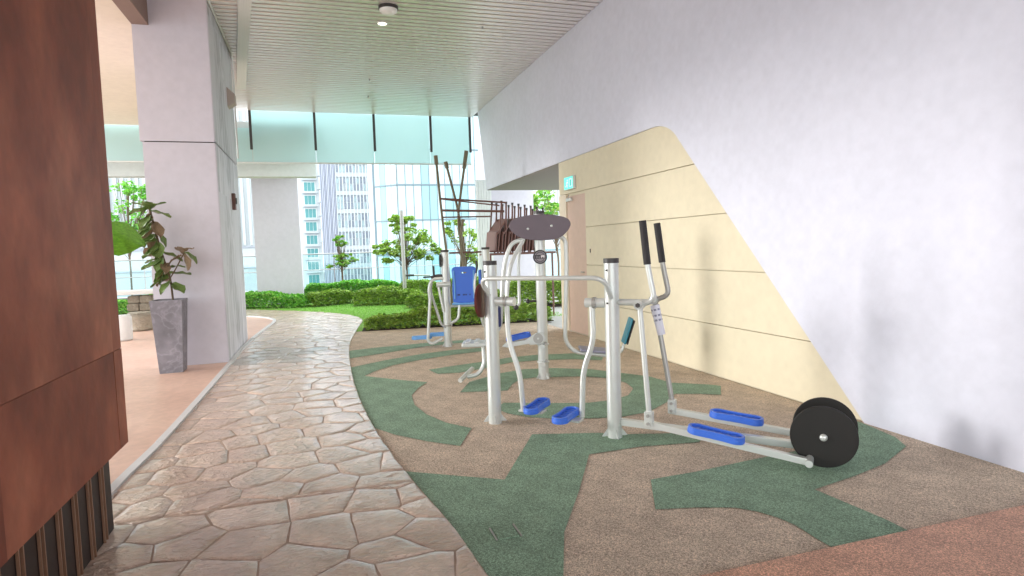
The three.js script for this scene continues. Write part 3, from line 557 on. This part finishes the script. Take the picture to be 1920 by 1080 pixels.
{ // stools and bench on the terrace
  const d = thing('stone_stool', 'white drum stool nearest the rust wall on the terrace', 'stool', [-3.52, 0.014, -12.95], 0, 'stone drum stools');
  part('body', new THREE.LatheGeometry([[0, 0], [0.13, 0], [0.15, 0.03], [0.155, 0.24], [0.15, 0.44], [0.13, 0.47], [0, 0.475]].map(p => new THREE.Vector2(...p)), 28), M.stoneWhite, d);
  const e = thing('stone_stool', 'wider grey drum stool behind the tall planter', 'stool', [-3.62, 0.014, -14.6], 0, 'stone drum stools');
  part('body', new THREE.LatheGeometry([[0, 0], [0.19, 0], [0.22, 0.04], [0.25, 0.3], [0.24, 0.38], [0, 0.4]].map(p => new THREE.Vector2(...p)), 28), M.rubble, e);
  const b = thing('stone_bench', 'white slab table on rough stone legs in the terrace background', 'bench', [-4.1, 0.014, -15.6]);
  part('slab', rbox(1.9, 0.09, 0.6, 0.02).translate(0, 0.76, 0), M.stoneWhite, b);
  for (const x of [-0.6, 0.25]) for (let j = 0; j < 4; j++) for (let i = 0; i < 2; i++) part('stone', rbox(0.24, 0.165, 0.4 - 0.03 * (j % 2), 0.03).translate(x + i * 0.245 - 0.12 + (j % 2) * 0.02, 0.085 + j * 0.172, rr(-0.02, 0.02)), M.rubble, b);
}

// ---------------------------------------------------------------- exercise equipment
function post(parent, x, z, h, r = 0.056, bolts = []) {
  const p = part('post', cyl(r, r, h, 28).translate(x, h / 2, z), M.steel, parent);
  part('cap', cyl(r + 0.003, r + 0.004, 0.035, 28).translate(x, h + 0.012, z), M.cap, p);
  for (let k = 0; k < 4; k++) { const a = k * Math.PI / 2 + 0.6; part('gusset', prism([[r - 0.005, 0.015], [r + 0.045, 0.015], [r - 0.005, 0.08]], 0.008).translate(0, 0, -0.004).rotateY(a).translate(x, 0, z), M.steel, p); }
  for (const [y, a] of bolts) part('bolt', new THREE.SphereGeometry(0.009, 10, 8).translate(x + Math.cos(a) * r, y, z + Math.sin(a) * r), M.cap, p);
  return p;
}
const footOutline = (l, w, k = 0) => { const s = new THREE.Shape(), a = l / 2 - k, b = w / 2 - k; s.moveTo(-a + b, -b); s.bezierCurveTo(-a * 0.2, -b * 0.82, 0, -b * 0.82, a - b, -b); s.absarc(a - b, 0, b, -Math.PI / 2, Math.PI / 2, false); s.bezierCurveTo(0, b * 0.82, -a * 0.2, b * 0.82, -a + b, b); s.absarc(-a + b, 0, b, Math.PI / 2, Math.PI * 1.5, false); return s; };
function pedal(parent, pos, turn, tilt = 0, mat = M.blue, len = 0.34) {
  const w = 0.125; const base = new THREE.ExtrudeGeometry(footOutline(len, w), { depth: 0.02, bevelEnabled: true, bevelSize: 0.006, bevelThickness: 0.006, bevelSegments: 2, curveSegments: 10 }).rotateX(-Math.PI / 2);
  const rs = footOutline(len, w); rs.holes.push(new THREE.Path(footOutline(len, w, 0.014).getPoints(10))); 
  const wall = new THREE.ExtrudeGeometry(rs, { depth: 0.02, bevelEnabled: true, bevelSize: 0.003, bevelThickness: 0.004, bevelSegments: 2, curveSegments: 10 }).rotateX(-Math.PI / 2).translate(0, 0.02, 0);
  const ridges = Array.from({ length: 6 }, (_, i) => rbox(0.012, 0.008, 0.07, 0.003, 1).translate(-len * 0.33 + i * len * 0.13, 0.028, 0));
  const m = part('pedal', merge([base, wall, ...ridges]), mat, parent); m.position.set(...pos); m.rotation.set(0, turn, tilt, 'YXZ'); return m;
}
const TH = -0.795;
{
  const t = thing('walker_trainer', 'grey double post air walker joined to an elliptical trainer with black discs', 'exercise machine', [2.12, 0, -4.27], TH);
  const f = Math.PI / 2 + 0.35;
  post(t, 0, 0, 1.36, 0.056, [[1.30, f], [1.20, f], [1.15, f], [1.05, f]]); post(t, -1.07, 0, 1.36, 0.056, [[1.30, f], [1.2, f + 0.2], [1.12, f]]);
  part('handrail', tube([[-1.06, 1.10, 0.05], [-1.075, 1.25, 0.165], [0.0, 1.25, 0.165], [0.01, 1.09, 0.05]], 0.0185, 0.11, 14), M.steel, t);
  for (const [x0, x1] of [[-1.02, -0.845], [-0.05, -0.215]]) { part('axle', tube([[x0, 1.047, 0], [x1, 1.047, 0]], 0.037, 0, 20), M.steel, t); part('collar', tube([[x1 * 0.62 + x0 * 0.38, 1.047, 0], [x1 * 0.48 + x0 * 0.52, 1.047, 0]], 0.045, 0, 20), M.steelDull, t); }
  const legL = part('swing_leg', tube([[-0.92, 1.03, 0], [-0.915, 0.72, 0], [-0.825, 0.44, -0.02], [-0.81, 0.125, -0.03]], 0.0225, 0.12, 14), M.steel, t);
  const legR = part('swing_leg', tube([[-0.165, 1.03, 0], [-0.155, 0.745, 0], [-0.25, 0.52, 0.0], [-0.27, 0.135, 0.0]], 0.0225, 0.12, 14), M.steel, t);
  part('foot_bracket', rbox(0.22, 0.018, 0.1, 0.004).translate(-0.75, 0.118, -0.08), M.steel, legL); part('foot_bracket', rbox(0.2, 0.018, 0.1, 0.004).translate(-0.34, 0.128, 0.08), M.steel, legR);
  pedal(legL, [-0.72, 0.135, -0.11], Math.PI / 2, 0.06); pedal(legR, [-0.365, 0.145, 0.10], Math.PI / 2, 0.03);
  part('sign_plate', cyl(0.145, 0.145, 0.02, 32).rotateZ(Math.PI / 2).rotateY(0.2).translate(-1.15, 1.055, 0.03), M.red, t);
  // elliptical side
  part('arm', tube([[0.04, 1.055, 0], [0.27, 1.055, 0]], 0.025, 0, 14), M.steel, t);
  part('cross_axle', tube([[0.272, 1.055, -0.24], [0.272, 1.055, 0.24]], 0.022, 0, 14), M.steel, t);
  for (const [s, px, bx, gx] of [[1, 0.275, 0.33, [0.309, 0.338, 0.365]], [-1, 0.27, 0.398, [0.304, 0.34, 0.369]]]) {
    const z = 0.2 * s, top = s > 0 ? 1.65 : 1.64, dull = s > 0 ? M.steel : M.steelDull;
    const lever = part('lever', tube([[gx[0], top - 0.01, z], [gx[1], 1.34, z], [gx[2] + 0.02, 1.09, z], [px, 1.058, z], [px + (bx - px) * 0.5, 0.67, z], [bx, 0.27, z]].map((p, i) => p), 0.0195, 0.075, 14), dull, t);
    part('grip', tube([[gx[0] - 0.001, top + 0.005, z], [gx[1] - 0.001, 1.345, z]], 0.026, 0, 16), M.grip, lever);
    part('pivot', tube([[px, 1.057, z - 0.035], [px, 1.057, z + 0.035]], 0.034, 0, 18), M.steel, lever);
    part('pivot_bolt', cyl(0.017, 0.017, 0.02, 6).rotateX(Math.PI / 2).translate(px, 1.057, z + 0.042), M.cap, lever);
    part('knuckle', rbox(0.06, 0.11, 0.06, 0.008).translate(bx, 0.235, z), M.steel, lever);
    for (const y of [0.205, 0.262]) part('knuckle_bolt', cyl(0.012, 0.012, 0.085, 6).rotateX(Math.PI / 2).translate(bx, y, z), M.steelDull, lever);
    const end = s > 0 ? [1.365, 0.062, z] : [1.50, 0.10, z];
    const b = part('pedal_bar', bar([bx - 0.02, 0.20, z], end, 0.045, 0.045), M.steel, t);
    const k0 = s > 0 ? 0.79 : 0.865, f0 = (k0 - bx) / (end[0] - bx); pedal(b, [k0, 0.2 + (end[1] - 0.2) * f0 + 0.02, z], Math.PI, Math.atan((0.2 - end[1]) / (end[0] - bx)), M.blue, 0.37);
    part('crank_pin', tube([[end[0] + 0.005, end[1], z + 0.05 * s], [end[0] + 0.005, end[1], 0.13 * s]], 0.024, 0, 14), M.steel, b);
    const disc = part('disc', new THREE.LatheGeometry([[0, -0.011], [0.194, -0.011], [0.2, -0.006], [0.2, 0.006], [0.194, 0.011], [0, 0.011]].map(p => new THREE.Vector2(...p)), 56).rotateX(Math.PI / 2).translate(1.45, 0.212, 0.125 * s), M.disc, t);
    part('hub', new THREE.SphereGeometry(0.024, 16, 12).scale(1, 1, 0.8).translate(1.45, 0.212, 0.125 * s + 0.018 * s), M.steel, disc);
  }
  part('disc_axle', tube([[1.45, 0.212, -0.12], [1.45, 0.212, 0.12]], 0.03, 0, 16), M.steel, t);
  part('base_beam', bar([0.05, 0.13, 0], [1.43, 0.10, 0], 0.05, 0.05), M.steel, t);
  part('beam_foot', rbox(0.07, 0.2, 0.12, 0.01).translate(1.44, 0.11, 0), M.steelDull, t);
  const cv = document.createElement('canvas'); cv.width = 64; cv.height = 256; const c = cv.getContext('2d'); c.fillStyle = '#e4e2ee'; c.fillRect(0, 0, 64, 256); c.fillStyle = '#8f8fa3';
  for (const [y, x0, x1] of [[40, 12, 52], [88, 10, 54], [128, 18, 46]]) for (let x = x0; x < x1; x += 9) c.fillRect(x, y - 8, 6, 16);
  const tx = new THREE.CanvasTexture(cv); tx.colorSpace = THREE.SRGBColorSpace;
  const tg = thing('paper_tag', 'white paper notice wrapped round the far lever of the elliptical trainer', 'notice', [2.12, 0, -4.27], TH);
  const ax = [0.277, 1.004, -0.2], ay = [0.322, 0.80, -0.2];
  const tubeG = new THREE.CylinderGeometry(0.036, 0.030, 0.235, 18, 1, true); tubeG.rotateY(Math.PI); tubeG.rotateZ(Math.atan((ay[0] - ax[0]) / (ax[1] - ay[1]))).translate((ax[0] + ay[0]) / 2, (ax[1] + ay[1]) / 2, -0.2);
  part('sheet', tubeG, std({ map: tx, roughness: 0.85, side: THREE.DoubleSide }), tg);
}
{
  // central seat machine: local x to the right in the picture, z towards the viewer
  const t = thing('seat_press', 'central grey post machine with dark board on top and hanging seats', 'exercise machine', [2.36, 0, -6.51], -0.306);
  const L = (x, y, z = 0) => [(x - 2.36) * 1.05, y, z];
  post(t, 0, 0, 1.86, 0.058, []);
  const bs = [[-0.33, 1.72], [-0.30, 1.79], [-0.12, 1.835], [0.08, 1.84], [0.30, 1.79], [0.335, 1.735], [0.30, 1.66], [0.2, 1.585], [-0.02, 1.57], [-0.2, 1.60], [-0.29, 1.66]];
  const bd = part('top_board', prism(new THREE.CatmullRomCurve3(bs.map(p => V(p[0], p[1], 0)), true, 'centripetal').getPoints(44).map(p => [p.x, p.y]), 0.022, 0.006).translate(0, 0, 0.075), M.board, t);
  for (const x of [-0.13, 0.13]) part('bolt', new THREE.SphereGeometry(0.014, 12, 8).translate(x, 1.705 + x * 0.1, 0.105), M.steel, bd);
  part('board_mount', tube([[0, 1.7, 0.03], [0, 1.7, 0.09]], 0.03, 0, 12), M.steel, t);
  // round sign
  const cv = document.createElement('canvas'); cv.width = cv.height = 128; const c = cv.getContext('2d'); c.fillStyle = '#2c2a2c'; c.fillRect(0, 0, 128, 128); c.fillStyle = '#8d8489'; c.beginPath(); c.arc(64, 64, 54, 0, 7); c.fill();
  c.strokeStyle = '#4c474b'; c.lineWidth = 7; for (const y of [30, 98]) { c.beginPath(); c.arc(64, y + (y < 60 ? 30 : -30), 40, y < 60 ? 3.6 : 0.5, y < 60 ? 5.8 : 2.7); c.stroke(); }
  c.fillStyle = '#1c1a1c'; c.fillRect(14, 46, 100, 34); c.fillStyle = '#6c666a'; c.beginPath(); c.arc(34, 64, 12, 0, 7); c.arc(58, 66, 12, 0, 7); c.fill(); c.fillStyle = '#f4ecec'; c.fillRect(72, 50, 34, 12); c.fillRect(74, 62, 6, 14); c.fillRect(90, 62, 5, 14); c.fillRect(102, 62, 4, 14);
  const tx = new THREE.CanvasTexture(cv); tx.colorSpace = THREE.SRGBColorSpace;
  const sg = part('round_sign', cyl(0.079, 0.079, 0.012, 36).rotateX(Math.PI / 2).translate(-0.005, 1.38, 0.068), M.cap, t);
  part('sign_print', new THREE.CircleGeometry(0.076, 36).translate(-0.005, 1.38, 0.0755), std({ map: tx, roughness: 0.45 }), sg);
  // arms on the left
  const arm1 = part('lever_arm', tube([L(2.20, 1.58, 0.04), L(2.06, 1.55, 0.06), L(1.99, 1.38, 0.08), L(1.955, 1.16, 0.08), L(1.915, 0.62, 0.06), L(1.80, 0.47, 0.04)], 0.023, 0.1, 12), M.steel, t); void arm1;
  const arm2 = part('lever_arm', tube([L(2.18, 1.56, 0.10), L(2.07, 1.38, 0.16), L(2.02, 1.22, 0.2), L(1.99, 0.93, 0.22)], 0.022, 0.1, 12), M.steel, t);
  const arm3 = part('lever_arm', tube([L(2.16, 1.52, 0.0), L(2.125, 1.36, 0.05), L(2.12, 0.86, 0.1), L(2.07, 0.83, 0.11)], 0.017, 0.08, 12), M.steel, t);
  part('ball_grip', new THREE.SphereGeometry(0.030, 16, 12).translate(...L(2.085, 0.83, 0.11)), M.cap, arm3); part('ball_grip', new THREE.SphereGeometry(0.026, 16, 12).translate(...L(2.215, 0.885, 0.0)), M.cap, arm3); part('grip_rod', tube([L(2.215, 0.885, 0.0), L(2.34, 0.885, 0.0)], 0.012, 0, 8), M.cap, arm3); void arm2;
  // right hanging seat
  part('seat_hanger', tube([L(2.55, 1.62, 0.02), L(2.635, 1.56, 0), L(2.64, 1.3, 0), L(2.60, 0.42, 0), L(2.70, 0.29, 0), L(3.10, 0.24, 0.02)], 0.024, 0.1, 14), M.steel, t);
  const seat = part('seat', rbox(0.36, 0.028, 0.28, 0.012).rotateZ(-0.12).translate(...L(2.92, 0.315, 0.02)), std({ color: rgb(0.30, 0.30, 0.40), roughness: 0.5 }), t); void seat;
  const bk = part('backrest', rbox(0.025, 0.30, 0.2, 0.01).rotateZ(-0.32).translate(...L(3.27, 0.52, 0.0)), M.teal, t); part('back_plate', rbox(0.012, 0.28, 0.2, 0.005).rotateZ(-0.32).translate(...L(3.295, 0.505, 0.0)), M.cap, bk);
  part('backrest_stay', tube([L(3.10, 0.24, 0.02), L(3.20, 0.28, 0.02), L(3.25, 0.42, 0.01)], 0.018, 0.05, 10), M.steel, t);
  // left hanging seat, seen from its side, with ribbed plank and foot bar
  const ls = part('seat', rbox(0.34, 0.045, 0.26, 0.014).translate(...L(1.66, 0.43, 0.02)), M.steel, t);
  for (let i = 0; i < 3; i++) part('rib', rbox(0.055, 0.02, 0.25, 0.008).translate(...L(1.56 + i * 0.10, 0.458, 0.02)), M.steel, ls);
  part('backrest', rbox(0.05, 0.22, 0.24, 0.02).translate(...L(1.90, 0.74, 0.1)), M.navy, t);
  part('foot_tube', tube([L(1.72, 0.40, 0.04), L(1.73, 0.20, 0.05), L(1.66, 0.085, 0.08), L(1.54, 0.07, 0.10)], 0.024, 0.12, 12), M.steel, t);
  part('foot_bar', tube([L(1.585, 0.12, -0.10), L(1.475, 0.055, 0.22)], 0.026, 0, 14), M.steel, t);
  // pedal lever with its grey hub
  const pl = part('pedal_lever', prism([[-0.45, 0.40], [-0.40, 0.44], [-0.20, 0.455], [-0.07, 0.53], [0.0, 0.53], [0.03, 0.47], [0.0, 0.42], [-0.14, 0.41], [-0.16, 0.425], [-0.40, 0.39]], 0.03, 0.006).translate(0, 0, 0.07), M.steel, t);
  part('hub', cyl(0.055, 0.055, 0.035, 28).rotateX(Math.PI / 2).translate(-0.055, 0.478, 0.115), M.steelDull, pl); part('hub_bolt', new THREE.SphereGeometry(0.012, 10, 8).translate(-0.055, 0.478, 0.133), M.steel, pl);
  pedal(pl, [-0.27, 0.475, 0.03], 0.3, 0.15, M.blue, 0.28);
  for (const y of [0.195, 0.395]) { const cp = part('clamp', new THREE.TorusGeometry(0.06, 0.012, 8, 24).rotateX(Math.PI / 2).translate(0, y, 0), M.steel, t); part('clamp_knob', tube([[-0.01, y - 0.015, 0.05], [-0.012, y - 0.015, 0.10]], 0.03, 0, 14), M.steel, cp); part('clamp_bolt', tube([[0.03, y + 0.02, 0.055], [0.032, y + 0.02, 0.085]], 0.016, 0, 8), M.steelDull, cp); }
}
{
  const t = thing('rowing_machine', 'back exercise machine with blue moulded backrest between two posts', 'exercise machine', [1.83, 0, -9.32], -0.306);
  const L = (x, y, z = 0) => [(x - 1.83) * 1.05, y, z];
  post(t, 0, 0, 1.46, 0.06, []); post(t, 0.62, -0.1, 1.48, 0.06, []);
  const sp = part('sign_plate', cyl(0.1, 0.1, 0.014, 24).rotateZ(Math.PI / 2).translate(-0.07, 1.33, 0.02), M.cap, t); void sp;
  part('cross_bar', tube([[0.05, 0.62, -0.05], [0.6, 0.62, -0.1]], 0.02, 0, 10), M.steel, t);
  // left loop and levers
  part('side_frame', tube([L(1.80, 1.06, 0.04), L(1.63, 1.05, 0.06), L(1.585, 0.9, 0.07), L(1.60, 0.75, 0.07), L(1.545, 0.11, 0.08), L(1.60, 0.06, 0.08), L(1.76, 0.14, 0.06)], 0.024, 0.1, 12), M.steel, t);
  part('side_frame', tube([L(1.62, 1.0, 0.0), L(1.60, 0.86, 0.0), L(1.74, 0.35, 0.02), L(1.82, 0.31, 0.05)], 0.02, 0.1, 12), M.steelDull, t);
  part('side_frame', tube([L(1.72, 0.98, 0.06), L(1.79, 0.55, 0.06)], 0.02, 0, 12), M.steel, t);
  const hd = part('handle', tube([L(1.63, 1.06, 0.02), L(1.70, 1.10, 0.02), L(1.84, 1.09, 0.02)], 0.026, 0.06, 12), M.cap, t); part('handle_peg', tube([L(1.665, 1.09, 0.02), L(1.66, 1.25, 0.02)], 0.018, 0, 10), M.cap, hd); part('handle_peg', tube([L(1.70, 1.09, 0.02), L(1.52, 1.085, 0.1)], 0.013, 0, 8), M.cap, hd);
  part('pivot_hub', tube([L(1.70, 0.96, 0.06), L(1.90, 0.97, 0.04)], 0.04, 0, 16), M.steel, t);
  pedal(t, L(1.45, 0.14, 0.02), 0.2, 0, M.blueLight, 0.3); pedal(t, L(1.68, 0.17, -0.06), 0.2, 0, M.blueLight, 0.3);
  const cp = part('clamp', new THREE.TorusGeometry(0.064, 0.012, 8, 24).rotateX(Math.PI / 2).translate(0, 0.33, 0), M.steelDull, t); void cp;
  // blue backrest: a curved moulded shell with a hand slot
  const s = new THREE.Shape(); s.moveTo(-0.165, 0.70); s.bezierCurveTo(-0.19, 0.85, -0.15, 1.0, -0.175, 1.17); s.quadraticCurveTo(-0.17, 1.215, -0.12, 1.22); s.lineTo(0.13, 1.22); s.quadraticCurveTo(0.18, 1.215, 0.18, 1.17); s.bezierCurveTo(0.15, 1.0, 0.16, 0.85, 0.165, 0.70); s.quadraticCurveTo(0, 0.67, -0.165, 0.70);
  const hl = new THREE.Path(); hl.absellipse(0, 1.135, 0.045, 0.013, 0, Math.PI * 2, true); s.holes.push(hl);
  const bg = new THREE.ExtrudeGeometry(s, { depth: 0.018, bevelEnabled: true, bevelSize: 0.008, bevelThickness: 0.008, bevelSegments: 3, curveSegments: 14 }).translate(0.285, 0, 0.05);
  const bp = part('backrest', bg, M.blue, t); void bp;
  part('side_ridge', tube([[0.14, 0.74, 0.08], [0.145, 0.95, 0.085], [0.13, 1.17, 0.08]], 0.012, 0.1, 8), M.blueLight, bp); part('side_ridge', tube([[0.43, 0.74, 0.08], [0.425, 0.95, 0.085], [0.44, 1.17, 0.08]], 0.012, 0.1, 8), M.blueLight, bp);
  [[0.20, 0.04], [0.27, 0.018], [0.293, 0.018], [0.316, 0.014], [0.37, 0.014]].forEach(([x, w]) => part('print_mark', rbox(w, 0.022, 0.003, 0.001, 1).translate(x, 0.80, 0.0775), M.navy, bp));
  part('seat_pan', rbox(0.38, 0.03, 0.3, 0.012).translate(0.285, 0.665, -0.04), M.blueLight, t);
  part('seat_leg', tube([[0.2, 0.65, -0.02], [0.17, 0.42, 0.0], [0.05, 0.36, 0.02]], 0.022, 0.06, 12), M.steel, t);
  part('seat_leg', tube([[0.47, 1.12, 0.06], [0.44, 0.95, 0.09], [0.46, 0.75, 0.08], [0.56, 0.30, 0.0]], 0.022, 0.1, 12), M.steel, t);
  const lv = part('hand_lever', tube([[0.47, 1.12, 0.06], [0.49, 1.22, 0.06], [0.485, 1.31, 0.06]], 0.017, 0.04, 10), M.cap, t); void lv;
  part('seat_wing', rbox(0.04, 0.34, 0.2, 0.016).translate(0.53, 1.0, -0.02), M.blue, t);
}
{ // flush cover in the mat near the path
  const t = thing('floor_cover', 'small flush inspection cover with two metal edges in the green mat', 'floor cover', [0.86, 0.005, -3.035], 0.0);
  part('plate', box(-0.055, 0.055, 0, 0.004, -0.068, 0.068), M.matGreen, t); for (const x of [-0.066, 0.066]) part('edge_strip', box(x - 0.004, x + 0.004, 0, 0.006, -0.072, 0.072), M.steelDull, t);
}

// ---------------------------------------------------------------- stacked brown furniture behind the hedge
{
  const t = thing('pole_frame', 'tall brown pole frame with crossing poles behind the blue backrest', 'frame', [2.5, 0, -12.55]);
  const L = (x, y, z = 0) => [x - 2.5, y, z];
  const pole = (pts, foot) => { const p = part('pole', tube(pts, 0.026, 0.3, 9), M.bamboo, t); part('pole_end', tube([pts[0], pts[0].map((v, i) => v + (pts[1][i] - v) * foot)], 0.04, 0, 10), M.bamboo, p); };
  pole([L(2.36, 3.40), L(2.43, 2.3), L(2.51, 1.36), L(2.6, 0.0)], 0.16); pole([L(2.58, 3.29, -0.1), L(2.80, 2.22), L(2.85, 1.4, 0.05), L(2.95, 0, 0.1)], 0.12); pole([L(2.98, 3.49, 0.1), L(2.76, 2.12), L(2.83, 1.45), L(2.7, 0, -0.1)], 0.26); pole([L(2.86, 2.1, 0.1), L(2.78, 1.7, 0.06), L(2.9, 0, 0.3)], 0.12);
  for (const [y0, y1, x0, x1, r] of [[2.53, 2.42, 2.40, 3.75, 0.018], [2.52, 2.36, 2.42, 3.6, 0.014], [2.29, 2.24, 2.43, 3.7, 0.024], [2.15, 2.14, 2.44, 3.4, 0.015], [1.42, 1.42, 2.55, 3.7, 0.018]]) part('rail', tube([L(x0, y0, 0.05), L(x1, y1, 0.25)], r, 0, 8), M.brown, t);
  const tb = thing('brown_table', 'dark brown table carrying the upturned chairs', 'table', [4.05, 0, -12.6]);
  part('top', rbox(1.5, 0.04, 0.7, 0.01).translate(0, 1.36, 0), M.brown, tb); for (const x of [-0.68, 0.68]) for (const z of [-0.3, 0.3]) part('leg', cyl(0.022, 0.018, 1.34, 10).translate(x, 0.67, z), M.brown, tb);
  for (let i = 0; i < 8; i++) {
    const lab = ['upturned brown chair at the left end of the stack, against the pole frame', 'upturned brown chair second from the left end of the stack', 'upturned brown chair third from the left end of the stack', 'upturned brown chair fourth from the left, behind the dark board', 'upturned brown chair fifth from the left, behind the dark board', 'upturned brown chair third from the door end of the stack', 'upturned brown chair second from the door end of the stack', 'upturned brown chair at the door end of the stack'][i];
    const c = thing('chair', lab, 'chair', [3.56 + i * 0.135, 1.38, -12.55], 0.28, 'upturned stacked chairs');
    part('seat', rbox(0.42, 0.03, 0.42, 0.012).rotateZ(0.9).translate(0.05, 0.55, 0), M.brown, c);
    part('backrest', rbox(0.03, 0.42, 0.40, 0.012).rotateZ(-0.12).translate(-0.10, 0.24, 0), M.brown, c);
    for (const z of [-0.19, 0.19]) { const l = part('leg', tube([[-0.07, 0.0, z], [0.0, 0.5, z], [0.02 + (i === 0 ? 0.04 : 0), 1.04 - i * 0.022, z]], 0.019, 0.1, 8), M.brown, c); part('foot', cyl(0.027, 0.022, 0.05, 10).translate(0.02 + (i === 0 ? 0.04 : 0), 1.06 - i * 0.022, z), M.cap, l); part('leg', tube([[0.1, 0.42, z], [0.16, 0.78 - i * 0.01, z]], 0.016, 0, 8), M.brown, c); }
  }
}

renderer.render(scene, camera);
